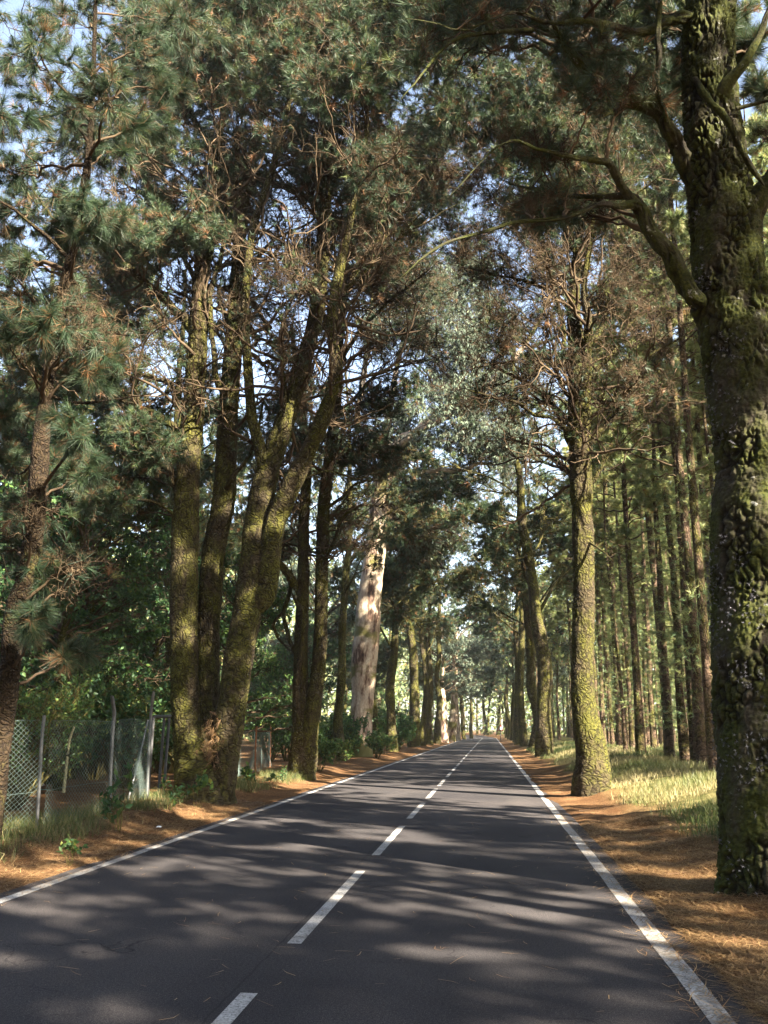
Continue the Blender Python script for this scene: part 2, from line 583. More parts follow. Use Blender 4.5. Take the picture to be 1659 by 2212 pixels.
def leaf_mat(name, stops, trans=0.35):
    m, n, out = mat(name)
    c = ramp(n, stops, attr(n, 'tint').outputs['Fac']).outputs[0]
    d = N(n, 'ShaderNodeBsdfPrincipled')
    d.inputs['Roughness'].default_value = 0.5
    d.inputs['Specular IOR Level'].default_value = 0.35
    t = N(n, 'ShaderNodeBsdfTranslucent')
    mx = N(n, 'ShaderNodeMixShader')
    mx.inputs[0].default_value = trans
    n.links.new(c, d.inputs['Base Color'])
    n.links.new(c, t.inputs[0])
    n.links.new(d.outputs[0], mx.inputs[1])
    n.links.new(t.outputs[0], mx.inputs[2])
    n.links.new(mx.outputs[0], out.inputs[0])
    return m
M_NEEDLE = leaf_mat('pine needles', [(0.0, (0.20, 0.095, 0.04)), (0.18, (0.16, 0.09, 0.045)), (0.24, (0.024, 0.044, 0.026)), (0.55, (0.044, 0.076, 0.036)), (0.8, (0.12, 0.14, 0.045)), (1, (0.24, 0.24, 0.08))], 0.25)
M_NEEDLE_LIT = leaf_mat('pine needles with painted sunlight', [(0.0, (0.22, 0.12, 0.05)), (0.2, (0.20, 0.13, 0.06)), (0.28, (0.08, 0.15, 0.08)), (0.6, (0.18, 0.23, 0.085)), (1, (0.36, 0.35, 0.14))], 0.42)  # needle colour lightened to stand in for sunlight in plantation and far wood
M_LEAF = leaf_mat('broad leaves', [(0.0, (0.025, 0.06, 0.03)), (0.5, (0.045, 0.10, 0.035)), (0.85, (0.10, 0.17, 0.035)), (1, (0.2, 0.22, 0.05))], 0.4)
M_EUCLEAF = leaf_mat('eucalyptus leaves', [(0.0, (0.07, 0.10, 0.075)), (0.5, (0.12, 0.16, 0.11)), (1, (0.22, 0.25, 0.15))], 0.35)
M_GRASS = leaf_mat('grass blades', [(0.0, (0.03, 0.055, 0.014)), (0.4, (0.10, 0.125, 0.035)), (0.7, (0.23, 0.20, 0.085)), (1, (0.38, 0.32, 0.16))], 0.35)
M_LITTER = leaf_mat('fallen needles', [(0.0, (0.07, 0.034, 0.017)), (0.5, (0.22, 0.125, 0.055)), (1, (0.42, 0.28, 0.13))], 0.1)
M_LICHEN = leaf_mat('grey lichen', [(0.0, (0.05, 0.048, 0.055)), (1, (0.17, 0.165, 0.18))], 0.1)

def ground_mat():
    m, n, out = mat('needle covered ground')
    b = principled(n, out, 0.95, 0.05)
    g = N(n, 'ShaderNodeNewGeometry').outputs['Position']
    def fib(rot, sc_):
        mp = N(n, 'ShaderNodeMapping')
        mp.inputs['Rotation'].default_value = (0, 0, rot)
        mp.inputs['Scale'].default_value = (1, 0.08, 1)
        n.links.new(g, mp.inputs['Vector'])
        return noise(n, mp.outputs[0], sc_, 2, 0.5)
    f = [fib(r, 110) for r in (0.3, 1.3, 2.4)]
    mx = N(n, 'ShaderNodeMath', operation='MAXIMUM'); n.links.new(f[0], mx.inputs[0]); n.links.new(f[1], mx.inputs[1])
    mx2 = N(n, 'ShaderNodeMath', operation='MAXIMUM'); n.links.new(mx.outputs[0], mx2.inputs[0]); n.links.new(f[2], mx2.inputs[1])
    c = ramp(n, [(0.45, (0.045, 0.024, 0.013)), (0.58, (0.135, 0.074, 0.034)), (0.72, (0.27, 0.165, 0.082))], mx2.outputs[0]).outputs[0]
    p = noise(n, g, 1.1, 4, 0.6)
    c = mixc(n, c, ramp(n, [(0.35, (0.55, 0.45, 0.42)), (0.6, (1, 1, 1))], p).outputs[0], 0.8, 'MULTIPLY')
    # grassy, greener soil deeper in the wood
    sx = N(n, 'ShaderNodeSeparateXYZ'); n.links.new(g, sx.inputs[0])
    mr = N(n, 'ShaderNodeMapRange'); mr.inputs['From Min'].default_value = 2.4; mr.inputs['From Max'].default_value = 3.8
    n.links.new(sx.outputs[0], mr.inputs['Value'])
    mr2 = N(n, 'ShaderNodeMapRange'); mr2.inputs['From Min'].default_value = 10.5; mr2.inputs['From Max'].default_value = 13.5
    n.links.new(sx.outputs[1], mr2.inputs['Value'])
    mm = N(n, 'ShaderNodeMath', operation='MULTIPLY'); n.links.new(mr.outputs[0], mm.inputs[0]); n.links.new(mr2.outputs[0], mm.inputs[1])
    c = mixc(n, c, ramp(n, [(0.4, (0.07, 0.07, 0.025)), (0.65, (0.20, 0.17, 0.07))], noise(n, g, 3, 4)).outputs[0], mm.outputs[0])
    n.links.new(c, b.inputs['Base Color'])
    bump(n, mx2.outputs[0], 0.8, 0.02, b)
    return m

def asphalt_mat():
    m, n, out = mat('asphalt')
    b = principled(n, out, 0.85, 0.12)
    g = N(n, 'ShaderNodeNewGeometry').outputs['Position']
    fine = noise(n, g, 130, 2, 0.7)
    c = ramp(n, [(0.3, (0.016, 0.015, 0.017)), (0.52, (0.040, 0.037, 0.039)), (0.72, (0.130, 0.115, 0.105))], fine).outputs[0]
    mid = noise(n, g, 42, 3, 0.7)
    c = mixc(n, c, ramp(n, [(0.32, (0.6, 0.6, 0.62)), (0.5, (1, 1, 1)), (0.7, (1.35, 1.3, 1.25))], mid).outputs[0], 1.0, 'MULTIPLY')
    big = noise(n, g, 0.35, 5, 0.6)
    c = mixc(n, c, ramp(n, [(0.3, (0.66, 0.66, 0.70)), (0.5, (0.95, 0.95, 0.95)), (0.7, (1.25, 1.2, 1.15))], big).outputs[0], 1.0, 'MULTIPLY')
    sx0 = N(n, 'ShaderNodeSeparateXYZ'); n.links.new(g, sx0.inputs[0])
    for xc in (-3.9, -2.35, -0.75, 0.7):
        dd = N(n, 'ShaderNodeMath', operation='SUBTRACT'); n.links.new(sx0.outputs[0], dd.inputs[0]); dd.inputs[1].default_value = xc
        da = N(n, 'ShaderNodeMath', operation='ABSOLUTE'); n.links.new(dd.outputs[0], da.inputs[0])
        c = mixc(n, c, ramp(n, [(0.1, (1.16, 1.15, 1.13)), (0.42, (1, 1, 1))], da.outputs[0]).outputs[0], 1.0, 'MULTIPLY')
    wpn = N(n, 'ShaderNodeTexNoise'); wpn.inputs['Scale'].default_value = 1.6; wpn.inputs['Detail'].default_value = 5
    n.links.new(g, wpn.inputs['Vector'])
    wv = N(n, 'ShaderNodeVectorMath', operation='MULTIPLY_ADD'); n.links.new(wpn.outputs['Color'], wv.inputs[0]); wv.inputs[1].default_value = (1.1, 1.1, 0); n.links.new(g, wv.inputs[2])
    ve = N(n, 'ShaderNodeTexVoronoi', feature='DISTANCE_TO_EDGE'); ve.inputs['Scale'].default_value = 0.75; n.links.new(wv.outputs[0], ve.inputs['Vector'])
    ckl = ramp(n, [(0.0, (1, 1, 1)), (0.006, (0, 0, 0))], ve.outputs['Distance']).outputs[0]
    kk2 = ramp(n, [(0.52, (0, 0, 0)), (0.60, (1, 1, 1))], noise(n, g, 0.5, 2)).outputs[0]
    c = mixc(n, c, (0.010, 0.010, 0.011), mixc(n, (0, 0, 0), ckl, kk2))
    # specks of grit
    vo = N(n, 'ShaderNodeTexVoronoi'); vo.inputs['Scale'].default_value = 26
    n.links.new(g, vo.inputs['Vector'])
    sp_ = ramp(n, [(0.035, (1, 1, 1)), (0.06, (0, 0, 0))], vo.outputs['Distance']).outputs[0]
    keep = ramp(n, [(0.60, (0, 0, 0)), (0.68, (1, 1, 1))], noise(n, g, 9, 2)).outputs[0]
    c = mixc(n, c, (0.30, 0.27, 0.22), mixc(n, (0, 0, 0), sp_, keep))
    # the seam along the middle
    sx = N(n, 'ShaderNodeSeparateXYZ'); n.links.new(g, sx.inputs[0])
    wob = N(n, 'ShaderNodeMath', operation='MULTIPLY_ADD')
    mp = N(n, 'ShaderNodeMapping'); mp.inputs['Scale'].default_value = (0, 1, 0); n.links.new(g, mp.inputs['Vector'])
    n.links.new(noise(n, mp.outputs[0], 3.5, 4), wob.inputs[0]); wob.inputs[1].default_value = 0.05; n.links.new(sx.outputs[0], wob.inputs[2])
    d = N(n, 'ShaderNodeMath', operation='ADD'); n.links.new(wob.outputs[0], d.inputs[0]); d.inputs[1].default_value = 1.62
    ab = N(n, 'ShaderNodeMath', operation='ABSOLUTE'); n.links.new(d.outputs[0], ab.inputs[0])
    sm = ramp(n, [(0.0, (0.7, 0.7, 0.7)), (0.012, (0, 0, 0))], ab.outputs[0]).outputs[0]
    c = mixc(n, c, (0.014, 0.013, 0.014), sm)
    n.links.new(c, b.inputs['Base Color'])
    bump(n, fine, 0.5, 0.006, b)
    return m

def paint_mat():
    m, n, out = mat('road paint')
    b = principled(n, out, 0.7, 0.3)
    g = N(n, 'ShaderNodeNewGeometry').outputs['Position']
    wn = noise(n, g, 55, 4, 0.75)
    k = noise(n, g, 4, 3, 0.6)
    ad = N(n, 'ShaderNodeMath', operation='MULTIPLY_ADD'); n.links.new(k, ad.inputs[0]); ad.inputs[1].default_value = 0.35; n.links.new(wn, ad.inputs[2])
    c = ramp(n, [(0.54, (0.07, 0.068, 0.068)), (0.62, (0.30, 0.29, 0.28)), (0.80, (0.50, 0.49, 0.47))], ad.outputs[0]).outputs[0]
    c = mixc(n, c, ramp(n, [(0.35, (0.55, 0.53, 0.5)), (0.6, (1, 1, 1))], noise(n, g, 2.2, 6, 0.7)).outputs[0], 1.0, 'MULTIPLY')
    n.links.new(c, b.inputs['Base Color'])
    bump(n, wn, 0.3, 0.003, b)
    return m

def plain(name, c, rough=0.6, metal=0.0, var=0.25, scale=12):
    m, n, out = mat(name)
    b = principled(n, out, rough, 0.4)
    b.inputs['Metallic'].default_value = metal
    g = N(n, 'ShaderNodeNewGeometry').outputs['Position']
    n.links.new(ramp(n, [(0.3, tuple(x * (1 - var) for x in c)), (0.7, tuple(min(1, x * (1 + var)) for x in c))], noise(n, g, scale, 4, 0.65)).outputs[0], b.inputs['Base Color'])
    return m
M_GALV = plain('galvanised steel', (0.13, 0.13, 0.13), 0.5, 0.5)
M_WIRE = plain('coated wire', (0.10, 0.14, 0.125), 0.6, 0.0)
M_RUST = plain('rusty steel', (0.26, 0.11, 0.05), 0.8)
M_TEAL = plain('teal tarpaulin', (0.04, 0.20, 0.17), 0.6)
M_WHITE = plain('white sheet', (0.70, 0.70, 0.68), 0.6, var=0.08)
M_RED = plain('red sign border', (0.5, 0.03, 0.02), 0.5, var=0.1)
M_GREYP = plain('grey painted post', (0.07, 0.07, 0.07), 0.6)
M_DARK = plain('black plastic', (0.02, 0.02, 0.02), 0.5)
M_MOSSBOX = plain('mossy board', (0.22, 0.20, 0.04), 0.9, var=0.4)
M_GROUND, M_ASPHALT, M_PAINT = ground_mat(), asphalt_mat(), paint_mat()

# ------------------------------------------------------------------ ground and road
def grid(g, xs, ys, zf):
    X, Y = np.meshgrid(xs, ys)
    Z = zf(X, Y)
    nx = len(xs)
    i = np.arange(len(ys) - 1)[:, None] * nx + np.arange(nx - 1)[None, :]
    q = np.stack([i, i + 1, i + nx + 1, i + nx], -1).reshape(-1, 4)
    V = np.stack([X, Y, Z], -1)
    g.add(V, q, 0.5)

def spaced(segs):
    out = []
    for a, b, st in segs:
        out += list(np.arange(a, b, st))
    return np.array(out + [segs[-1][1]])

g = Geo()
grid(g, spaced([(-3000, -300, 300), (-300, -40, 13), (-40, -10, 1.5), (-10, -6, 0.25), (-6, -4.2, 0.06), (-4.2, 0.6, 0.6), (0.6, 2.6, 0.05), (2.6, 6.5, 0.12), (6.5, 14, 0.6), (14, 60, 2.5), (60, 300, 12), (300, 3000, 300)]),
     spaced([(-200, -20, 10), (-20, 2, 1), (2, 16, 0.06), (16, 40, 0.2), (40, 90, 0.6), (90, 230, 2.0), (230, 600, 20), (600, 4000, 340)]), terrain)
tag(g.build('ground', M_GROUND, smooth_=True), kind='structure')

g = Geo()
ys = spaced([(-20, 190, 5)])
grid(g, np.array([XL - 0.05, -1.7, XR + 0.05]), ys, lambda X, Y: X * 0)
# the road bends away to the left at its far end
arc = np.linspace(0, 1.2, 16)
Rb = 60.0
inn = np.stack([XL - 0.05 - (Rb) * (1 - np.cos(arc)), 190 + Rb * np.sin(arc), arc * 0], -1)
outr = np.stack([XR + 0.05 - (Rb) * (1 - np.cos(arc)), 190 + (Rb + 6.2) * np.sin(arc), arc * 0], -1)
V = np.concatenate([inn, outr]); V[:, 2] = 0.46 * smooth(196, 215, V[:, 1])
k = np.arange(15)
g.add(V, np.stack([k, k + 16, k + 17, k + 1], -1))
tag(g.build('road', M_ASPHALT), kind='structure')

g = Geo()
XC = -1.53
def strip(x0, x1, y0, y1, z=0.004, nseg=1, seed=0):
    ys_ = np.linspace(y0, y1, nseg + 1)
    j = (vnoise(np.stack([ys_ * 2.1, ys_ * 0 + seed, ys_ * 0], -1)) - 0.5) * 0.012
    V = np.concatenate([np.stack([x0 + j, ys_, ys_ * 0 + z], -1), np.stack([x1 + j, ys_, ys_ * 0 + z], -1)])
    k = np.arange(nseg)
    g.add(V, np.stack([k, k + nseg + 1, k + nseg + 2, k + 1], -1))
strip(-4.77, -4.64, -4, 190, nseg=800, seed=1)
strip(1.19, 1.33, -4, 190, nseg=800, seed=5)
for kk in range(-1, 40):
    e = 6.25 + 5.25 * kk
    strip(XC - 0.055, XC + 0.055, e - 3.85, e, seed=kk)
tag(g.build('road_markings', M_PAINT), kind='structure')

# ------------------------------------------------------------------ the big trees beside the road
def stem_pts(spec, Z0, sink=None):
    out = []
    for q in spec:
        x, y, w_ = q[:3]
        dz = q[3] if len(q) > 3 else 0.0
        p = at(x, y, Z0 + dz)
        dist = (p - C0) @ FW
        out.append([p[0], p[1], p[2], w_ * 0.5 / F * dist])
    if sink:
        p = list(out[0]); p[2] -= sink; p[3] *= 1.05
        out.insert(0, p)
    return np.array(out)

def nearest(S, c, rng, lower=0.6):
    """an anchor on one of the stems S for a clump at c: near it and rather below it"""
    best, bd = None, 1e9
    for A in S:
        d = np.linalg.norm(A[:, :3] - c, axis=1) + np.maximum(0, A[:, 2] - c[2] + lower) * 1.5
        k = int(np.argmin(d))
        if d[k] < bd:
            bd, best = d[k], A[k]
    return best

def join(P, S):
    """root a limb inside the stem it grows from, with a collar, and let its far end taper out"""
    a = nearest(S, P[0, :3], None, 0.35)
    d = np.linalg.norm(a[:3] - P[0, :3])
    if d < 2.4 * a[3] + 0.25:
        r = min(a[3] * 0.72, P[0, 3] * 1.5)
        P[0, 3] = min(P[0, 3] * 1.15, a[3] * 0.8)
        P = np.vstack([[*a[:3], r], P])
    e = P[-1] + (P[-1] - P[-2]) * 0.6
    e[3] = P[-1, 3] * 0.25
    return np.vstack([P, e])

def hero(name, label, cat, Z0, stems, limbs=(), blobs=(), seed=1, mb=None, ml=None, mn=None, mt=None, ds=0.05, seg=0.04, plate=(11, 11, 5.5), depth=0.022, lump=0.03, flare=0.12, needle=MID, kw=None, group=None,
         origin=None, net=0, leaf=None):
    rng = np.random.default_rng(seed)
    base = stem_pts(stems[0][:1], Z0)[0]
    org = (float(base[0]), float(base[1]), float(terrain(base[0], base[1])))
    t = empty(name, org, label, cat, group)
    allS = []
    for k, sp_ in enumerate(stems):
        g = Geo()
        P = stem_pts(sp_, Z0, 0.35 if k == 0 else None)
        P = join(P, allS) if k else P
        S = bark_tube(g, P, ds, seg, plate, depth, lump, flare if k == 0 else 0.0, seed=seed + k * 3.1)
        allS.append(S)
        g.build('trunk' if k == 0 else 'stem', mb, t, org, True)
    for k, sp_ in enumerate(limbs):
        g = Geo()
        P = stem_pts(sp_, Z0)
        if len(sp_[0]) <= 3:                    # let a limb reach out of the picture plane too
            P[:, 1] += np.linspace(0, rng.uniform(-1.2, 1.2), len(P))
        P = join(P, allS)
        big = P[:, 3].max() > 0.07
        S = bark_tube(g, P, 0.06 if big else 0.1, 0.045 if big else 0.03, plate, depth * 0.8, 0.02, 0, seed=seed + 40 + k, kink=1.6)
        allS.append(S)
        g.build('limb', ml or mb, t, org, True)
    gb, gc = Geo(), Geo()
    if net:
        pool = np.vstack([A[int(len(A) * 0.25):] for A in allS])
        zlo = org[2] + 0.30 * (pool[:, 2].max() - org[2])
        pool = pool[(pool[:, 2] > zlo)]
        q_ = pool[rng.integers(0, len(pool), net)]
        D = rng.normal(0, 1, (net, 3)); D[:, 2] = abs(D[:, 2]) * 0.5 + 0.1
        r0 = np.clip(q_[:, 3] * 0.4, 0.012, 0.05)
        A1 = wander(rng, q_[:, :3], D, rng.uniform(1.2, 3.2, net), 12, 0.20, 0.035)
        tubes(gb, A1, r0[:, None] * np.linspace(1, 0.35, 13)[None, :], 5)
        n2 = net * 7
        i_, k_ = rng.integers(0, net, n2), rng.integers(3, 12, n2)
        A2 = wander(rng, A1[i_, k_], nrm(A1[i_, k_ + 1] - A1[i_, k_]) + rng.normal(0, 0.6, (n2, 3)), rng.uniform(0.4, 1.3, n2), 8, 0.26, 0.03)
        tubes(gb, A2, (r0[i_] * 0.42)[:, None] * np.linspace(1, 0.4, 9)[None, :], 4)
        n3 = n2 * 5
        i_, k_ = rng.integers(0, n2, n3), rng.integers(2, 8, n3)
        A3 = wander(rng, A2[i_, k_], nrm(A2[i_, k_ + 1] - A2[i_, k_]) + rng.normal(0, 0.8, (n3, 3)), rng.uniform(0.2, 0.6, n3), 5, 0.32, 0.02)
        tubes(gb, A3, 0.0045 * np.linspace(1, 0.5, 6)[None, :] * np.ones((n3, 1)), 3)
        m_ = n3 // 4
        i_ = rng.integers(0, n3, m_)
        tufts(gc, rng, A3[i_, 5], nrm(A3[i_, 5] - A3[i_, 4]), 14, 0.16, 0.005, 0.6, 0.1, np.clip(rng.normal(0.45, 0.15, m_), 0, 1))
    tot = 0
    for bspec in blobs:
        x, y, r, dz = bspec[:4]
        o = dict(kw or {})
        if len(bspec) > 4:
            o.update(bspec[4])
        c = at(x, y, Z0 + dz)
        rr = r / F * ((c - C0) @ FW)
        a = nearest(allS, c, rng)
        blob(gb, gc, rng, a[:3], c, np.array([rr, rr * 1.2, rr * 0.85]), r0=min(a[3] * 0.6, 0.012 + 0.014 * np.linalg.norm(a[:3] - c)), needle=needle, **o)
    if gb.n:
        gb.build('branches', mt or M_TWIG, t, org)
    if gc.n:
        gc.build('foliage', mn or M_NEEDLE, t, org)
    return t, allS, gc.n

rg = np.random.default_rng(11)
KN = 3.2
def scatter(n, ell, r, dz, opt=None):
    """n clumps spread through ellipses (x, y, rx, ry) of the picture, depth offset in dz"""
    out = []
    for _ in range(int(n * KN)):
        x, y, rx, ry = ell[rg.integers(0, len(ell))]
        a, q = rg.uniform(0, 2 * math.pi), math.sqrt(rg.uniform(0, 1))
        b = (x + rx * q * math.cos(a), y + ry * q * math.sin(a), rg.uniform(*r) * (1.25 if x < 1500 else 1), rg.uniform(*dz))
        out.append(b + ((opt,) if opt else ()))
    return out

TW = dict(ntf=0.10, tang=1.2, nsub=9, ntw=9)          # bare, tangled twigs with few needles

# --- the many-stemmed pine on the left
b1 = gnd(440, 1724)
Z1 = b1[1]
T1_blobs = scatter(22, [(330, 620, 190, 250), (560, 700, 200, 260), (800, 420, 120, 160)], (38, 62), (0, 6), dict(ntf=0.35, tang=1.3, nsub=10, ntw=9, tmean=0.35)) + scatter(10, [(200, 400, 160, 160), (450, 420, 150, 90)], (45, 70), (1, 6), dict(ntf=1.6)) + scatter(14, [(520, -150, 330, 150)], (80, 120), (-3, 3)) + scatter(26, [(330, 200, 130, 150), (560, 120, 160, 130), (430, 60, 150, 90), (640, 0, 200, 80)], (55, 95), (-2, 3)) \
    + scatter(20, [(700, 110, 150, 110), (880, 90, 130, 110)], (50, 85), (-3, 2)) \
    + scatter(18, [(600, 330, 130, 90), (780, 330, 110, 120)], (35, 60), (-2, 3), dict(ntf=0.7, tang=0.9, nsub=9, ntw=9, tmean=0.4)) \
    + scatter(7, [(430, 470, 60, 90), (300, 480, 60, 70)], (30, 50), (-2, 2)) \
    + scatter(9, [(820, 520, 60, 120), (640, 560, 60, 90)], (30, 50), (-2, 3), TW) \
    + scatter(7, [(200, 560, 60, 60), (260, 700, 50, 60), (240, 830, 60, 40)], (28, 45), (-1, 1), dict(ntf=0.5, tang=0.6)) \
    + scatter(8, [(260, 1060, 90, 40), (290, 960, 70, 50)], (35, 55), (-1, 2), dict(ntf=1.2, tang=0.5))
t1, S1, n1 = hero('mossy_pine_tree', 'thick mossy pine splitting into several stems from one stump beside the wire fence', 'tree', Z1,
    [[(440, 1722, 128), (438, 1690, 122), (425, 1640, 98), (408, 1580, 70), (400, 1500, 62), (397, 1300, 59), (400, 1150, 59), (408, 1000, 51), (420, 850, 46), (428, 720, 39), (434, 600, 32), (458, 475, 24), (470, 330, 17), (490, 200, 13), (500, 60, 9), (510, -200, 4)],
     [(452, 1680, 50, .25), (454, 1590, 50, .3), (450, 1400, 49, .4), (460, 1200, 50, .5), (483, 1080, 49, .5), (493, 900, 43, .6), (500, 800, 42, .6), (510, 650, 33, .7), (517, 520, 28, .8), (530, 400, 21, 1), (555, 270, 15, 1.2), (570, 120, 8, 1.4)],
     [(470, 1710, 64, -.1), (485, 1630, 66, -.1), (512, 1450, 64, -.1), (545, 1250, 62, -.1), (560, 1100, 58, 0), (588, 990, 48, 0), (632, 865, 38, 0), (662, 760, 34, 0), (688, 650, 32, 0), (700, 500, 28, 0), (706, 350, 22, 0), (708, 190, 17, 0), (716, 30, 12, 0), (730, -230, 5, 0)],
     [(572, 1280, 44, -.1), (590, 1150, 44, -.2), (622, 1066, 42, -.3), (668, 970, 36, -.5), (708, 875, 32, -.7), (726, 790, 27, -.9), (716, 700, 24, -1.0), (738, 560, 20, -1.2), (765, 430, 15, -1.4), (790, 290, 11, -1.6), (800, 120, 6, -1.8)],
     [(572, 1010, 30, -.1), (556, 950, 26, -.2), (543, 890, 24, -.3), (535, 780, 22, -.5), (530, 660, 20, -.6), (546, 500, 17, -.8), (590, 360, 14, -1), (632, 190, 9, -1.2), (660, 60, 5, -1.4)],
     ],
    limbs=[[(405, 700, 20), (370, 665, 19), (320, 620, 17), (275, 585, 13), (240, 562, 11), (170, 530, 7), (120, 470, 4)],
           [(395, 945, 18), (380, 930, 17), (342, 901, 15), (292, 885, 12), (217, 847, 8), (170, 800, 4)],
           [(400, 880, 15), (380, 855, 14), (355, 820, 11), (300, 797, 8), (250, 770, 5)],
           [(385, 1060, 21), (372, 1025, 20), (350, 976, 19), (317, 922, 17), (296, 880, 14), (285, 820, 8), (300, 760, 4)],
           [(390, 1125, 8), (368, 1108, 7), (330, 1092, 6), (270, 1097, 4), (220, 1105, 2)],
           [(475, 830, 14), (463, 760, 13), (455, 660, 12), (480, 560, 10), (500, 470, 8), (520, 300, 5)],
           [(505, 1030, 9), (540, 985, 8), (560, 930, 6), (568, 880, 4)],
           [(575, 985, 9), (610, 940, 8), (625, 860, 7), (620, 780, 5), (640, 700, 3)],
           [(520, 600, 10), (560, 540, 9), (600, 500, 7), (650, 470, 5), (690, 430, 3)],
           [(703, 700, 11), (740, 650, 10), (790, 610, 8), (850, 560, 6), (900, 520, 4)],
           [(720, 720, 10), (760, 600, 8), (830, 520, 7), (900, 500, 5), (960, 470, 3)],
           [(697, 480, 9), (670, 420, 8), (640, 380, 6), (600, 350, 4)],
           [(706, 420, 9), (740, 370, 7), (800, 330, 5), (850, 310, 3)],
           [(430, 650, 12), (400, 560, 10), (350, 500, 8), (310, 420, 6), (270, 390, 4)],
           [(472, 340, 9), (430, 270, 8), (390, 210, 6), (330, 150, 4)],
           [(640, 1040, 7), (700, 1010, 6), (760, 1015, 5), (800, 990, 3)],
           ],
    blobs=T1_blobs, net=230, seed=3, mb=M_HERO, ml=M_HERO, depth=0.02)
# brown needles caught in the fork
g = Geo()
r_ = np.random.default_rng(5)
cpt = at(458, 1610, Z1 - 0.42)
n_ = 60
tufts(g, r_, cpt + r_.normal(0, 1, (n_, 3)) * (0.14, 0.07, 0.36), r_.normal(0, 1, (n_, 3)) + (0, 0, -0.8), 24, 0.2, 0.003, 0.7, 0.3, r_.uniform(0.2, 0.8, n_))
o = g.build('caught_needles', M_LITTER, t1, t1.location)

# --- the big trunk on the right
Z2 = 9.9
T2_blobs = scatter(10, [(1350, -330, 300, 200)], (110, 170), (-3, 3), dict(ntf=2.0)) + scatter(14, [(1200, 60, 160, 80), (1000, 60, 110, 80), (1330, 150, 100, 80)], (45, 75), (-1.5, 1.5), dict(ntf=0.5, tang=1.0)) \
    + scatter(11, [(1420, 110, 90, 120), (1560, 60, 70, 60)], (35, 60), (0.5, 3), dict(ntf=0.7, tang=0.8)) \
    + scatter(9, [(1180, 440, 130, 40), (1150, 320, 80, 30)], (30, 50), (-1, 1), TW) \
    + [(1640, 200, 40, .5), (1650, 300, 35, 0.5, TW), (1620, 110, 50, 1)]
t2, S2, n2 = hero('leaning_pine_tree', 'huge moss covered pine trunk with deep furrows at the edge of the right verge', 'tree', Z2,
    [[(1668, 1935, 214), (1662, 1850, 200), (1650, 1650, 192), (1640, 1500, 188), (1633, 1300, 184), (1632, 1150, 186), (1640, 1020, 178), (1622, 900, 168), (1606, 800, 160), (1590, 700, 158), (1576, 600, 154), (1566, 500, 146), (1553, 400, 134), (1541, 300, 122), (1533, 180, 114), (1531, 60, 110), (1540, -120, 96), (1545, -300, 80), (1550, -600, 50), (1555, -900, 20)]],
    limbs=[[(1535, 700, 34, 0), (1510, 655, 40, -.15), (1495, 640, 42, -.25), (1466, 590, 41, -.3), (1440, 540, 38, -.4), (1412, 490, 35, -.5), (1382, 440, 33, -.6), (1368, 428, 30, -.6)],
           [(1372, 440, 22, -.6), (1345, 395, 20, -.7), (1322, 350, 18, -.8), (1300, 345, 15, -.9), (1230, 341, 11, -1.2), (1155, 326, 8, -1.4), (1120, 305, 7, -1.5), (1070, 320, 5, -1.7), (1010, 380, 3, -2)],
           [(1372, 430, 20, -.6), (1330, 424, 15, -.6), (1290, 421, 12, -.5), (1205, 416, 8, -.4), (1130, 400, 4, -.2)],
           [(1378, 440, 22, -.6), (1340, 446, 16, -.8), (1295, 448, 13, -1), (1220, 470, 11, -1.2), (1130, 475, 9, -1.3), (1055, 496, 8, -1.5), (955, 530, 6, -1.7), (890, 580, 3, -1.9)],
           [(1510, 400, 40, 0), (1482, 330, 40, -.1), (1450, 285, 34, -.3), (1428, 250, 30, -.4), (1395, 222, 30, -.5), (1330, 200, 28, -.7), (1280, 165, 24, -.9), (1240, 130, 19, -1), (1212, 90, 14, -1.2), (1190, 50, 8, -1.3)],
           [(1440, 260, 30, -.4), (1415, 225, 27, -.3), (1396, 160, 26, -.2), (1362, 124, 26, -.1), (1300, 118, 23, 0), (1255, 105, 21, .1), (1185, 66, 19, .2), (1150, 35, 16, .2), (1122, -20, 12, .2)],
           [(1510, 50, 30, 0), (1476, 44, 28, -.2), (1422, 56, 22, -.4), (1330, 54, 17, -.8), (1255, 50, 14, -1.1), (1180, 46, 10, -1.4), (1090, 30, 7, -1.7), (1010, 60, 5, -2), (930, 50, 3, -2.3)],
           [(1150, 66, 12, -1), (1060, 68, 10, -1.3), (980, 85, 8, -1.6), (915, 155, 5, -1.9), (880, 200, 3, -2.1)],
           [(1438, 240, 8, -.5), (1424, 205, 11, -.6), (1427, 100, 12, -.6), (1432, -20, 10, -.6)],
           [(1500, 170, 16, -.4), (1535, 225, 15, -.5), (1570, 260, 14, -.5), (1596, 310, 14, -.5), (1632, 368, 16, -.4)],
           [(1612, 560, 60, .1), (1636, 440, 52, 0), (1665, 390, 46, -.1), (1720, 330, 38, -.2), (1790, 200, 24, -.3)],
           [(1560, 185, 26, -.3), (1590, 150, 22, -.4), (1625, 110, 18, -.5), (1648, 60, 14, -.5), (1670, -10, 9, -.5)],
           [(1560, 120, 20, .5), (1500, 40, 26, .8), (1450, -40, 22, 1.2), (1400, -160, 14, 1.5)],
           [(1590, 235, 9, -.3), (1625, 225, 8, -.3), (1665, 215, 6, -.3)]],
    blobs=T2_blobs, net=0, seed=8, mb=M_BIG, ml=M_BIG, ds=0.016, seg=0.016, plate=(17, 17, 4.6), depth=0.048, lump=0.028, flare=0.17, kw=dict(nsub=8, ntw=9, tw_r=0.004), needle=dict(nn=36, L=0.2, wd=0.0028, spread=0.55, droop=0.1))
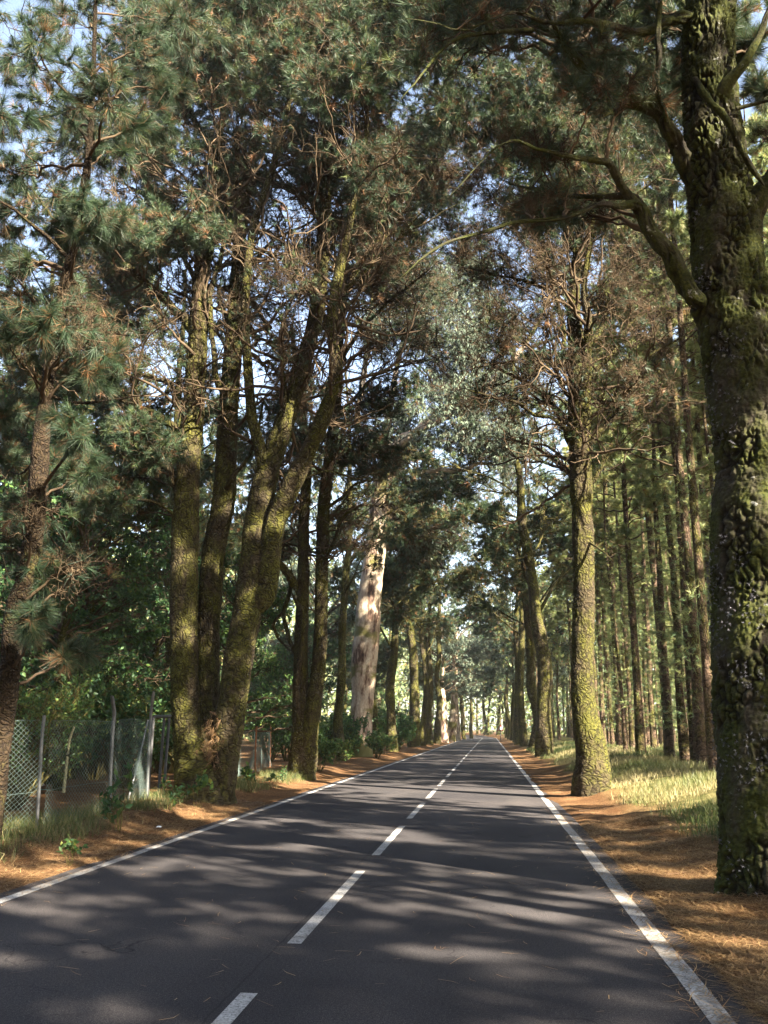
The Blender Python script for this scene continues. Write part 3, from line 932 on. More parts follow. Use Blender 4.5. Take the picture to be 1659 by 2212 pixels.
# grey crusty lichen on the road side of the big trunk
r_ = np.random.default_rng(9)
g = Geo()
Sx = S2[0]
n_ = 5200
hh = r_.integers(int(len(Sx) * 0.02), int(len(Sx) * 0.52), n_)
ang = r_.uniform(-math.pi, math.pi, n_)
pp = Sx[hh]
dirn = np.stack([np.cos(ang), np.sin(ang), ang * 0], -1)
pos = pp[:, :3] + dirn * (pp[:, 3] + 0.018)[:, None]
q = fbm(pos * (3.0, 3.0, 2.2) + 5, 3) + 0.10 * (-dirn[:, 0]) - 0.03 * (pos[:, 2] - 2)
keep = (q > 0.57) & (dirn[:, 1] < 0.35)
pos, dirn = pos[keep], dirn[keep]
tufts(g, r_, pos, dirn, 9, 0.030, 0.0045, 0.9, 0.0, r_.uniform(0, 1, len(pos)), 0.0)
g.build('lichen', M_LICHEN, t2, t2.location)

# --- the second tree of the right row
b3 = gnd(1278, 1714)
Z3 = b3[1]
R2_blobs = scatter(10, [(1200, -120, 260, 130)], (80, 120), (-3, 3)) + scatter(16, [(1080, 520, 140, 120), (1330, 560, 110, 120)], (32, 52), (3, 10), dict(ntf=0.8, tang=0.9, tmean=0.55)) \
    + scatter(9, [(1130, 600, 100, 90), (1380, 600, 90, 80)], (35, 60), (-3, 3), TW) \
    + scatter(17, [(1180, 250, 170, 110), (1060, 200, 130, 130)], (45, 80), (-3, 4)) \
    + scatter(12, [(1330, 330, 130, 90), (1250, 420, 160, 60)], (40, 65), (-2, 4), dict(ntf=1.2, tang=0.5, tmean=0.6)) \
    + scatter(10, [(1100, 760, 90, 60), (1080, 860, 80, 60), (1130, 700, 100, 50)], (30, 50), (-2, 2), TW) \
    + scatter(6, [(1400, 760, 60, 70), (1370, 860, 50, 60)], (22, 38), (-2, 2), TW) \
    + scatter(8, [(1010, 430, 110, 120)], (35, 60), (-3, 3), TW)
t3, S3, n3 = hero('mossy_pine_tree', 'bulging mossy pine on the right verge with a crooked foot and bare upswept branches', 'tree', Z3,
    [[(1277, 1714, 80), (1280, 1670, 78), (1278, 1622, 70), (1266, 1555, 57), (1259, 1500, 50), (1258, 1434, 48), (1261, 1300, 46), (1261, 1200, 45), (1258, 1118, 46), (1254, 1000, 48), (1252, 930, 48), (1252, 850, 50), (1252, 790, 46), (1245, 740, 36), (1240, 660, 26), (1246, 560, 19), (1258, 430, 13), (1262, 280, 11), (1266, 120, 9), (1262, -150, 4)],
     [(1262, 860, 26, -.2), (1268, 780, 22, -.3), (1270, 700, 18, -.4), (1262, 620, 15, -.5), (1275, 520, 11, -.6), (1290, 380, 7, -.8)]],
    limbs=[[(1250, 970, 14), (1236, 960, 13), (1215, 915, 12), (1195, 865, 11), (1160, 825, 9), (1120, 800, 7), (1075, 775, 5), (1040, 760, 3)],
           [(1248, 935, 12), (1222, 930, 11), (1190, 912, 9), (1149, 903, 8), (1115, 885, 7), (1070, 878, 5), (1030, 870, 3)],
           [(1246, 860, 12), (1226, 850, 10), (1200, 800, 9), (1165, 760, 8), (1125, 735, 6), (1075, 715, 4), (1030, 690, 2)],
           [(1242, 800, 12), (1220, 770, 10), (1215, 700, 9), (1190, 620, 8), (1175, 560, 6), (1130, 500, 4)],
           [(1258, 985, 14), (1277, 960, 13), (1311, 919, 12), (1348, 882, 11), (1359, 833, 10), (1374, 799, 9), (1425, 765, 7), (1476, 743, 4)],
           [(1262, 1060, 12), (1278, 1045, 11), (1300, 1008, 9), (1315, 985, 7), (1350, 962, 3)],
           [(1266, 830, 14), (1290, 800, 12), (1320, 770, 9), (1340, 730, 8), (1375, 690, 5), (1420, 640, 3)],
           [(1272, 740, 11), (1300, 700, 10), (1320, 640, 8), (1370, 590, 6), (1420, 540, 4)],
           [(1240, 690, 10), (1210, 640, 8), (1150, 600, 7), (1080, 580, 5), (1020, 560, 3)],
           [(1250, 550, 9), (1290, 500, 8), (1340, 470, 6), (1400, 440, 3)],
           [(1248, 560, 9), (1210, 490, 8), (1160, 440, 6), (1100, 420, 4)],
           [(1252, 1040, 10), (1235, 1000, 9), (1215, 985, 7), (1180, 960, 5), (1150, 955, 3)],
           [(1263, 1170, 6), (1285, 1190, 5), (1300, 1215, 3)]],
    blobs=R2_blobs, net=170, seed=17, mb=M_HERO, ml=M_HERO, mt=M_TWIG, flare=0.07)

# --- the forked pine behind the first one
b4 = gnd(652, 1680)
Z4 = b4[1]
T3_blobs = scatter(16, [(840, 500, 120, 150), (900, 640, 90, 90)], (30, 50), (4, 12), dict(ntf=0.8, tang=0.9, tmean=0.45)) \
    + scatter(14, [(830, 640, 80, 100), (760, 560, 70, 90)], (28, 48), (-3, 3), TW) \
    + scatter(15, [(860, 420, 110, 110), (940, 330, 90, 110)], (40, 62), (-3, 3), dict(tmean=0.5)) \
    + scatter(12, [(830, 900, 70, 70), (800, 980, 60, 40), (640, 900, 60, 90)], (28, 46), (-2, 4), dict(ntf=1.0, tang=0.6, tmean=0.35)) \
    + scatter(6, [(600, 1150, 50, 90), (580, 1000, 50, 50)], (26, 40), (1, 5), dict(ntf=0.9, tang=0.4)) \
    + scatter(8, [(780, 1130, 40, 60), (900, 760, 80, 60)], (24, 38), (-1, 3), TW)
t4, S4, n4 = hero('mossy_pine_tree', 'dark mossy pine with two stems rising from one base left of the peeling eucalyptus', 'tree', Z4,
    [[(652, 1680, 58), (652, 1640, 56), (654, 1585, 48), (650, 1500, 36), (650, 1397, 30), (655, 1247, 26), (656, 1118, 23), (663, 1024, 20), (652, 900, 16), (640, 800, 12), (630, 700, 8)],
     [(662, 1660, 40, 0), (668, 1585, 40, -.1), (680, 1500, 34, -.1), (690, 1420, 31, -.1), (694, 1320, 29, 0), (696, 1200, 28, 0), (700, 1087, 27, 0), (710, 1009, 26, 0), (724, 899, 24, 0), (732, 760, 20, 0), (742, 620, 16, 0), (760, 480, 12, 0), (785, 340, 7, 0)],
     [(648, 1560, 14, -.2), (640, 1480, 13, -.3), (652, 1400, 12, -.3), (655, 1330, 10, -.4), (640, 1300, 8, -.4)]],
    limbs=[[(652, 1440, 12), (632, 1400, 11), (617, 1360, 10), (609, 1322, 10), (622, 1275, 9), (622, 1240, 7)],
           [(610, 1325, 8), (590, 1345, 6), (597, 1375, 6), (612, 1395, 4)],
           [(655, 1290, 20), (635, 1255, 18), (600, 1215, 16), (585, 1180, 11), (570, 1150, 7)],
           [(696, 1230, 9), (725, 1180, 8), (745, 1130, 6), (780, 1110, 4)],
           [(705, 1100, 8), (740, 1070, 7), (770, 1040, 5), (810, 1030, 3)],
           [(728, 900, 10), (760, 860, 9), (800, 810, 7), (850, 780, 5), (900, 760, 3)],
           [(735, 780, 9), (780, 720, 8), (850, 660, 6), (910, 620, 4)],
           [(745, 640, 8), (790, 560, 7), (850, 500, 5), (900, 430, 3)]],
    blobs=T3_blobs, net=140, seed=23, mb=M_HERO, ml=M_HERO, ds=0.07, seg=0.055, flare=0.1)

# --- the large eucalyptus
ZE = 54.0
E_blobs = scatter(14, [(1000, 1060, 110, 70), (940, 1150, 70, 70), (1100, 900, 80, 90)], (28, 46), (6, 26)) + scatter(16, [(930, 900, 90, 60), (1010, 800, 90, 60), (880, 700, 80, 60)], (30, 50), (-4, 4)) \
    + scatter(10, [(1060, 950, 80, 50), (960, 700, 80, 80)], (28, 48), (-4, 4)) \
    + scatter(10, [(1040, 680, 90, 70), (980, 600, 90, 60)], (30, 50), (-3, 4))
t5, S5, n5 = hero('eucalyptus_tree', 'fat peeling eucalyptus with pale sunlit trunk and pinkish limb over the road', 'tree', ZE,
    [[(779, 1640, 56), (779, 1610, 50), (781, 1547, 48), (785, 1480, 52), (786, 1435, 56), (792, 1378, 56), (799, 1285, 49), (808, 1210, 46), (817, 1134, 44), (815, 1087, 36), (823, 1040, 33), (836, 993, 29), (850, 972, 26), (868, 950, 24), (895, 936, 20), (949, 905, 18), (1027, 862, 15), (1089, 799, 12), (1140, 735, 9), (1190, 640, 5)],
     [(838, 1000, 20, .5), (836, 962, 19, .6), (800, 935, 16, .8), (771, 915, 14, 1), (780, 850, 13, 1), (790, 780, 11, 1), (800, 680, 8, 1)],
     [(838, 985, 18, .3), (835, 930, 15, 1), (845, 860, 13, 1.5), (860, 780, 10, 2), (880, 690, 7, 2)]],
    limbs=[[(838, 1035, 12), (867, 1018, 10), (930, 1012, 10), (992, 1012, 9), (1030, 995, 8), (1074, 993, 6), (1120, 962, 4)],
           [(905, 925, 14), (960, 880, 11), (1010, 850, 9), (1060, 840, 6), (1090, 845, 3)],
           [(992, 1012, 6), (1000, 950, 5), (1005, 920, 5), (1030, 900, 3)]],
    blobs=E_blobs, seed=31, mb=M_EUC, ml=M_EUC, ds=0.12, seg=0.1, plate=(3, 3, 1), depth=0.02, lump=0.06, flare=0.3, mn=M_EUCLEAF, mt=M_TWIG,
    kw=dict(kind='leaf', leaf=(0.26, 0.10), ntf=9.0, tw_r=0.012), needle=dict(droop=1.4))

# --- the brown trunk close on the left with long drooping needles
ZL = 12.5
LP_blobs = []
for (x, y, r) in [(60, 80, 105), (200, 60, 115), (100, 220, 105), (235, 180, 95), (40, 380, 85), (150, 330, 85), (250, 320, 60), (60, 560, 65), (150, 640, 55), (90, 700, 55), (80, 800, 50), (160, 815, 50),
                  (50, 1000, 50), (125, 1010, 50), (40, 1180, 60), (105, 1230, 50), (215, 780, 55), (330, 100, 95), (20, 250, 80), (180, 430, 60), (330, 260, 60), (20, 480, 70), (0, 700, 60), (10, 880, 60),
                  (160, 930, 45), (70, 1330, 40), (200, 1000, 35), (420, 60, 80), (10, 120, 80), (300, 20, 90), (120, 0, 90), (370, 190, 50), (130, 520, 45), (240, 480, 40), (180, 1400, 26), (30, 1080, 50)]:
    LP_blobs.append((x, y, r, rg.uniform(-1.5, 2.0)))
LP_blobs += scatter(8, [(100, 640, 120, 120), (120, 1150, 90, 120), (180, 700, 70, 60)], (40, 65), (-1, 1.5), dict(ntf=0.15, tang=1.2))
t6, S6, n6 = hero('long_needled_pine_tree', 'slim brown pine trunk hung with long drooping needles in front of the fence', 'tree', ZL,
    [[(-22, 1800, 52), (-10, 1700, 48), (2, 1600, 46), (19, 1472, 44), (34, 1322, 45), (55, 1250, 43), (75, 1139, 41), (85, 1014, 39), (93, 910, 32), (104, 826, 28), (115, 750, 26), (135, 640, 24), (155, 550, 21), (170, 470, 19), (190, 350, 16), (200, 200, 12), (205, 50, 9), (210, -120, 6)]],
    limbs=[[(100, 860, 8), (130, 850, 7), (180, 830, 5), (250, 800, 3)],
           [(112, 770, 9), (150, 740, 8), (190, 700, 6), (230, 690, 3)],
           [(150, 560, 9), (110, 520, 8), (60, 490, 6), (0, 470, 4)],
           [(90, 960, 7), (50, 990, 6), (10, 1000, 4), (-30, 990, 3)]],
    blobs=LP_blobs, seed=41, mb=M_BROWN, ml=M_BROWN, ds=0.04, seg=0.03, plate=(14, 14, 8), depth=0.02, lump=0.02, flare=0.02,
    kw=dict(nsub=9, ntw=7, ntf=3.0, tmean=0.42, tw_r=0.0045, curl=0.25, tang=0.5), needle=dict(nn=32, L=0.25, wd=0.0030, spread=0.48, droop=0.3))
print('hero verts', n1, n2, n3, n4, n5, n6)

# ------------------------------------------------------------------ kinds of tree that are copied
def plantation_pine(seed, H, r0, bare, green=0.55, nc=46):
    rng = np.random.default_rng(seed)
    t = empty('plantation_pine_tree', (0, 0, 0), 'x', 'tree')
    n = 9
    zz = np.linspace(-0.4, H, n)
    wob = np.cumsum(rng.normal(0, 0.07, (n, 2)), axis=0)
    wob -= wob[0]
    lean = rng.normal(0, 0.012, 2)
    P = np.stack([wob[:, 0] + lean[0] * zz, wob[:, 1] + lean[1] * zz, zz, r0 * (1 - 0.85 * (zz + 0.4) / (H + 0.4)) ], -1)
    P[0, 3] *= 1.25
    g = Geo()
    S = bark_tube(g, P, 0.22, 0.07, (6, 6, 3), 0.012, 0.012, 0.05, seed=seed)
    g.build('trunk', M_PINE, t, smooth_=True)
    gb, gc = Geo(), Geo()
    up = S[S[:, 2] > bare]
    for k in range(nc):
        a = up[int(len(up) * (k + rng.random()) / nc * 0.98)]
        f = (a[2] - bare) / (H - bare)
        L = (2.4 - 1.6 * f) * rng.uniform(0.6, 1.1)
        az = rng.uniform(0, 2 * math.pi)
        c = a[:3] + np.array([math.cos(az) * L, math.sin(az) * L, 0.25 * L])
        blob(gb, gc, rng, a[:3], c, 0.75 * rng.uniform(0.7, 1.15), nsub=4, ntw=5, ntf=2.6, needle=dict(nn=21, L=0.29, wd=0.016, spread=0.6, droop=0.05), tmean=green + 0.12, tw_r=0.008)
    # dead snags and young shoots on the bare part of the trunk
    lo = S[(S[:, 2] > 1.0) & (S[:, 2] < bare)]
    q = lo[rng.integers(0, len(lo), 26)]
    D = rng.normal(0, 1, (26, 3)); D[:, 2] *= 0.25
    TP = wander(rng, q[:, :3], D, rng.uniform(0.3, 1.3, 26), 6, 0.22, -0.02)
    tubes(gb, TP, 0.012 * np.linspace(1, 0.3, 7)[None, :] * np.ones((26, 1)), 3)
    m = 190
    hk = rng.integers(0, len(lo), 20)
    q = lo[np.clip(hk[rng.integers(0, 20, m)] + rng.integers(-4, 5, m), 0, len(lo) - 1)]
    D = rng.normal(0, 1, (m, 3)); D[:, 2] = abs(D[:, 2]) * 0.5
    D = nrm(D)
    tufts(gc, rng, q[:, :3] + D * rng.uniform(0.1, 0.9, (m, 1)), D, 12, 0.24, 0.009, 0.6, 0.1, rng.uniform(0.35, 0.9, m))
    gb.build('branches', M_TWIG, t)
    gc.build('foliage', M_NEEDLE_LIT, t)
    return t

def avenue_pine(seed, H=17.0, r0=0.42, bark=M_MOSSY, fork=False, lo=6.0, reach=5.4, needle=FAR, nbl=80, low=False):
    rng = np.random.default_rng(seed)
    t = empty('mossy_avenue_tree', (0, 0, 0), 'x', 'tree')
    stems = []
    n = 10
    zz = np.linspace(-0.4, H, n)
    wob = np.cumsum(rng.normal(0, 0.16, (n, 2)), axis=0); wob -= wob[0]
    P = np.stack([wob[:, 0], wob[:, 1], zz, r0 * (1 - 0.8 * ((zz + 0.4) / (H + 0.4)) ** 1.2)], -1)
    P[0, 3] *= 1.15
    g = Geo()
    stems.append(bark_tube(g, P, 0.2, 0.12 if not low else 0.2, (4, 4, 2), 0.03, 0.06, r0 * 0.3, seed=seed))
    g.build('trunk', bark, t, smooth_=True)
    gl = Geo()
    for k in range(13 if not low else 9):
        z = lo + (H - lo - 2) * (k + rng.random() * 0.8) / 13
        a = stems[0][np.argmin(abs(stems[0][:, 2] - z))]
        az = rng.uniform(0, 2 * math.pi)
        L = reach * rng.uniform(0.5, 1.1) * (1 - 0.35 * (z - lo) / (H - lo))
        el = rng.uniform(0.2, 0.8)
        pts = [[*a[:3], a[3] * 0.33]]
        d = np.array([math.cos(az) * math.cos(el), math.sin(az) * math.cos(el), math.sin(el)])
        p = a[:3].copy()
        for j in range(5):
            d = nrm(d + rng.normal(0, 0.16, 3) + np.array([0, 0, 0.06]))
            p = p + d * L / 5
            pts.append([*p, a[3] * 0.33 * (1 - 0.17 * (j + 1))])
        stems.append(bark_tube(gl, pts, 0.25, 0.08, (4, 4, 2), 0.01, 0.01, 0, seed=seed + k))
    gl.build('limbs', bark, t, smooth_=True)
    gb, gc = Geo(), Geo()
    for k in range(nbl):
        S = stems[1 + rng.integers(0, len(stems) - 1)]
        a = S[rng.integers(len(S) // 3, len(S))]
        dr = nrm(np.array([a[0], a[1], 0]) + rng.normal(0, 0.8, 3) + np.array([0, 0, 0.6]))
        c = a[:3] + dr * rng.uniform(0.6, 1.8)
        bare_ = rng.random() < 0.4
        blob(gb, gc, rng, a[:3], c, rng.uniform(0.7, 1.2), nsub=6, ntw=6, ntf=0.15 if bare_ else 2.2, needle=needle, tmean=0.5, tw_r=0.010 if not low else 0.016, tang=1.0 if bare_ else 0.2)
    gb.build('branches', M_TWIGM, t)
    gc.build('foliage', M_NEEDLE, t)
    return t

def leafy_tree(seed, H=11.0, r0=0.18, name='broadleaf_tree', lm=M_LEAF, bark=M_LIMB, leaf=(0.17, 0.24), nbl=34, spread=3.2, lo=1.6, ntf=9, tmean=0.5, droop=0.3, tw_r=0.009):
    rng = np.random.default_rng(seed)
    t = empty(name, (0, 0, 0), 'x', 'tree')
    n = 8
    zz = np.linspace(-0.3, H * 0.85, n)
    wob = np.cumsum(rng.normal(0, 0.15, (n, 2)), axis=0); wob -= wob[0]
    P = np.stack([wob[:, 0], wob[:, 1], zz, r0 * (1 - 0.85 * (zz + 0.3) / H)], -1)
    g = Geo()
    S = bark_tube(g, P, 0.2, 0.1, (5, 5, 2), 0.012, 0.03, r0 * 0.3, seed=seed)
    g.build('trunk', bark, t, smooth_=True)
    gb, gc = Geo(), Geo()
    for k in range(nbl):
        z = rng.uniform(lo, H)
        a = S[np.argmin(abs(S[:, 2] - z * 0.8))]
        az = rng.uniform(0, 2 * math.pi)
        R_ = spread * math.sqrt(max(0.08, 1 - ((z - H * 0.45) / (H * 0.6)) ** 2)) * math.sqrt(rng.uniform(0.1, 1))
        c = np.array([a[0] + math.cos(az) * R_, a[1] + math.sin(az) * R_, z])
        blob(gb, gc, rng, a[:3], c, rng.uniform(0.6, 1.1) * spread / 3.2, nsub=6, ntw=6, ntf=ntf, kind='leaf', leaf=leaf, tmean=tmean, tw_r=tw_r, needle=dict(droop=droop))
    gb.build('branches', M_TWIG, t)
    gc.build('foliage', lm, t)
    return t

def place(o, x, y, rz, s, label, used, sx=None, group=None, zoff=0.0):
    z = float(terrain(x, y)) + zoff
    if id(o) not in used:
        used[id(o)] = 1
        o.location = (x, y, z); o.rotation_euler = (0, 0, rz); o.scale = (sx or s, sx or s, s)
        o['label'] = label
        if group: o['group'] = group
        return o
    return copy_tree(o, (x, y, z), rz, s, label, group, sx=sx)

used = {}
rp = np.random.default_rng(77)
def X_at(x, Z):
    return float(at(x, 1577, Z)[0])

# plantation: the trunks one can tell apart (x in the frame, y of the foot, width)
PL = [plantation_pine(100 + k, H, r, bare) for k, (H, r, bare) in enumerate([(25, 0.20, 10.5), (23, 0.18, 8.5), (26, 0.22, 11.5), (24, 0.19, 7.5), (21, 0.16, 9.0)])]
PT = [plantation_pine(120, 21, 0.13, 12.0, 0.7, 13), plantation_pine(121, 19, 0.12, 11.0, 0.7, 11), plantation_pine(122, 22, 0.14, 13.0, 0.7, 14)]
GP = 'straight pines in the plantation beyond the right verge'
near = [(1537, 1671, 23, 'mossy plantation pine rising just left of the huge leaning trunk'),
        (1515, 1656, 24, 'plantation pine with a broad mossy foot paired with the one beside the huge trunk'),
        (1443, 1633, 19, 'dark plantation pine standing alone in pale grass with shoots on its trunk'),
        (1492, 1613, 13, 'slim plantation pine seen between the lone dark pine and the mossy pair'),
        (1387, 1606, 16, 'reddish plantation pine midway between the crooked mossy pine and the lone dark pine'),
        (1341, 1613, 19, 'speckled grey plantation pine with a thick foot in the grass'),
        (1357, 1598, 13, 'plantation pine just behind and to the right of the speckled grey one'),
        (1302, 1600, 11, 'thin plantation pine closest behind the crooked mossy pine'),
        (1322, 1592, 8, 'very thin plantation pine between the crooked pine and the speckled grey one'),
        (1401, 1597, 15, 'plantation pine touching the right side of the reddish one')]
taken = []
for k, (x, y, wpx, lab) in enumerate(near):
    p = gnd(x, y)
    Z = min(p[1], 62)
    X = X_at(x, Z)
    o = PL[k % 5]
    r_nat = [0.20, 0.18, 0.22, 0.19, 0.16][k % 5]
    want = wpx / 2 / F * Z
    place(o, X, Z, rp.uniform(0, 6.28), rp.uniform(0.95, 1.1), lab, used, sx=want / r_nat, group=GP)
    taken.append((X, Z))
cnt = 0
for iy, Y in enumerate(np.arange(-26, 165, 4.3)):
    for ix, X in enumerate(np.arange(7.2, 62, 4.2)):
        x, y = X + rp.uniform(-1.3, 1.3), Y + rp.uniform(-1.5, 1.5)
        if y < 6 and (x < 8 or x > 34 + 0.3 * y): continue
        if y >= 6 and x > 9 + 0.36 * y + 14: continue
        if y > 90 and rp.random() < 0.45: continue
        if y > 26 and x > 0.31 * y + 2: continue
        if min((x - a) ** 2 + (y - b) ** 2 for a, b in taken) < 5.5: continue
        scr = 1058 + x / max(y, 1) * F
        if 18 < y < 32 and 1325 < scr < 1560 and rp.random() < 0.6: continue
        if float(fbm(np.array([x * 0.13 + 3, y * 0.13, 0.0]), 2)) > (0.60 if y < 30 else 0.56) or rp.random() < 0.08: continue
        s = rp.uniform(0.85, 1.12)
        if any(abs((x - a) * 0.643 + (y - b) * 0.766) < w_ and x > 6 for a, b, w_ in ((-2.8, 9.2, 0.9), (1.2, 21.5, 1.3))): continue      # glades that let the sun onto the road
        place(PL[rp.integers(0, 5)], x, y, rp.uniform(0, 6.28), s, 'slender straight pine standing deep among the plantation rows beyond the right verge', used, group=GP, sx=s * rp.uniform(0.8, 1.25))
        cnt += 1
for k in range(120):
    y = rp.uniform(30, 110)
    x = rp.uniform(6.2, 4 + 0.30 * y)
    s = rp.uniform(0.85, 1.1)
    if min((x - a) ** 2 + (y - b) ** 2 for a, b in taken) < 3: continue
    place(PT[rp.integers(0, 3)], x, y, rp.uniform(0, 6.28), s, 'thin nearly bare pine pole deep among the plantation rows beyond the right verge', used, group='thin bare pine poles in the plantation', sx=s * rp.uniform(0.8, 1.35))
    cnt += 1
for k, (x, y) in enumerate([(7.6, 3.4), (9.4, 7.4), (5.9, -4.2), (6.9, 11.6), (8.8, 9.9), (8.1, 13.8), (10.8, 11.4)]):  # pines added out of view to cast shade on the road and big trunks
    place(PL[k % 5], x, y, rp.uniform(0, 6.28), rp.uniform(0.85, 1.0), 'unseen pine added right of the viewpoint to shade the road and trunks', used, group='shade pines added beside the viewpoint')

# the avenue itself
AV = [avenue_pine(200, 19, 0.30), avenue_pine(201, 18, 0.27, lo=6.6), avenue_pine(202, 20, 0.285, reach=6.0, lo=6.5)]
AVF = [avenue_pine(210, 16, 0.24, needle=HUGE, nbl=60, low=True), avenue_pine(211, 18, 0.25, needle=HUGE, nbl=60, low=True, reach=6.5)]
GR, GL = 'mossy trees lining the right side of the road', 'mossy trees lining the left side of the road'
right = [(1174, 34, 'broad mossy trunk next beyond the crooked pine on the right side of the road'),
         (1147, 24, 'mossy trunk with sunlit patches, second beyond the crooked pine on the right'),
         (1133, 17, 'dark grey brown trunk in the right row behind the sunlit mossy one'),
         (1121, 17, 'mossy trunk, fourth beyond the crooked pine in the right row'),
         (1111, 13, 'narrow mossy trunk, fifth beyond the crooked pine in the right row'),
         (1099, 9, 'yellow mossy trunk closest behind the warning sign on the right'),
         (1103, 8, 'reddish trunk beside the yellow mossy one near the warning sign'),
         (1093, 7, 'last green trunk of the right row beside the warning sign')]
for k, (x, wpx, lab) in enumerate(right):
    Z = 3.15 / ((x - 1058) / F) * 0.985
    A = (AV if Z < 110 else AVF)
    o = A[k % len(A)]
    nat = [0.30, 0.27, 0.285][k % 3] if Z < 110 else [0.24, 0.25][k % 2]
    place(o, X_at(x, Z), Z, rp.uniform(0, 6.28), rp.uniform(1.2, 1.5), lab, used, sx=max(0.95, wpx / 2 / F * Z / nat), group=GR)
left = [(741, 46, 20, 'slim mossy trunk just left of the fat peeling eucalyptus'),
        (814, 60, 20, 'pale sunlit trunk right behind the peeling eucalyptus'),
        (847, 66, 22, 'mossy trunk with raised side branches right of the peeling eucalyptus'),
        (893, 86, 24, 'darkest trunk of the mossy clump midway along the left side'),
        (911, 92, 15, 'mossy trunk in the clump, right of its darkest one'),
        (928, 100, 15, 'sunlit mossy trunk, third of the clump on the left side'),
        (944, 110, 15, 'mossy trunk, rightmost of the clump before the pink eucalypts'),
        (1003, 172, 9, 'thin mossy trunk beyond the pink eucalypts at the left road edge'),
        (1018, 186, 7, 'last thin trunk visible on the left side of the road')]
for k, (x, Z, wpx, lab) in enumerate(left):
    A = (AV if Z < 105 else AVF)
    o = A[(k + 1) % len(A)]
    nat = [0.30, 0.27, 0.285][(k + 1) % 3] if Z < 105 else [0.24, 0.25][(k + 1) % 2]
    place(o, X_at(x, Z), Z, rp.uniform(0, 6.28), rp.uniform(1.1, 1.4), lab, used, sx=max(0.9, wpx / 2 / F * Z / nat), group=GL)

EU = [leafy_tree(300, 19, 0.5, 'eucalyptus_tree', M_EUCLEAF, M_EUC, leaf=(0.42, 0.13), nbl=40, spread=5.0, lo=7, ntf=8, droop=1.3, tw_r=0.02),
      leafy_tree(301, 21, 0.55, 'eucalyptus_tree', M_EUCLEAF, M_EUC, leaf=(0.42, 0.13), nbl=40, spread=5.5, lo=8, ntf=8, droop=1.3, tw_r=0.02)]
for k, (x, Z, wpx, lab) in enumerate([(959, 122, 18, 'pinkish peeling eucalyptus nearest beyond the mossy clump on the left'), (972, 134, 20, 'thick leaning eucalyptus, middle of the three pink ones on the left'),
                                      (987, 150, 16, 'pale eucalyptus trunk, farthest of the three pink ones on the left')]):
    place(EU[k % 2], X_at(x, Z), Z, k * 2.1, 0.95, lab, used, sx=max(0.7, wpx / 2 / F * Z / 0.5), group='eucalypts on the left side of the road')
for (x, y) in [(-14, 76), (7.0, 128)]:
    place(EU[rp.integers(0, 2)], x, y, rp.uniform(0, 6), 1.0, 'tall pale leaved eucalyptus standing behind the avenue trees', used, group='eucalypts behind the avenue')

# broadleaf wood behind the fence
BL = [leafy_tree(400, 10, 0.16, nbl=40), leafy_tree(401, 12, 0.2, spread=3.8, nbl=46, tmean=0.4), leafy_tree(402, 8, 0.13, spread=2.8, nbl=34, tmean=0.6)]
GB = 'broadleaf trees in the wood beyond the wire fence'
spots = [(-11.2, 24.5, 'dense dark broadleaf tree leaning over the wire fence'), (-13.5, 30, 'broadleaf tree with blue green leaves behind the forked mossy pine'), (-9.4, 34.5, 'low leafy tree with sunny leaves between the two big mossy pines')]
for k, (x, y, lab) in enumerate(spots):
    place(BL[k % 3], x, y, rp.uniform(0, 6), 1.0, lab, used, group=GB)
for k in range(64):
    y = rp.uniform(22, 150)
    x = -rp.uniform(10.5 + 0.03 * y, 13 + 0.52 * y)
    if y > 90 and rp.random() < 0.3: continue
    if abs(x / y + 0.225) < 0.03 and y < 70: continue
    place(BL[rp.integers(0, 3)], x, y, rp.uniform(0, 6), rp.uniform(0.75, 1.35), 'leafy tree in the shaded wood beyond the wire fence', used, group=GB)
# tall pines far behind the left row
for k in range(22):
    y = rp.uniform(48, 130)
    x = -rp.uniform(9.5 + 0.02 * y, 12 + 0.42 * y)
    if abs(x / y + 0.225) < 0.025 and y < 90: continue
    A = AV if y < 70 else AVF
    place(A[rp.integers(0, len(A))], x, y, rp.uniform(0, 6), rp.uniform(0.85, 1.15), 'tall dark pine in the wood well behind the left row', used, group='pines in the wood behind the left row')
for (x, y) in [(-17, 33), (-21, 39), (-14.5, 41), (-25, 46), (-19, 52), (-13, 28)]:
    place(AV[rp.integers(0, 3)], x, y, rp.uniform(0, 6), rp.uniform(1.0, 1.25), 'tall dark pine in the wood well behind the left row', used, group='pines in the wood behind the left row')
for k in range(9):
    x, y = rp.uniform(-12, 13), rp.uniform(212, 246)
    if x < -3 and y < 222: continue
    place(AVF[k % 2], x, y, rp.uniform(0, 6), rp.uniform(1.2, 1.7), 'dark tall tree closing the end of the avenue at the bend', used, group='tall trees at the far bend')
# pines standing across the far bend
for k in range(60):
    y = rp.uniform(250, 300)
    x = rp.uniform(-75, 45)
    place(PL[rp.integers(0, 5)], x, y, rp.uniform(0, 6), rp.uniform(0.9, 1.25), 'distant pine trunk closing the view where the road bends', used, sx=rp.uniform(1.3, 2.0), group='pines across the far bend')
# avenue trees beside and behind the camera that shade the road
for k, (x, y) in enumerate([(3.1, -7), (3.1, -18), (-7.4, 3.0), (-7.0, -9), (-7.2, -20), (3.2, -29)]):
    place(AV[k % 3], x, y, rp.uniform(0, 6), 1.3, 'mossy avenue tree standing beside the road behind the viewpoint', used, group='avenue trees behind the viewpoint')

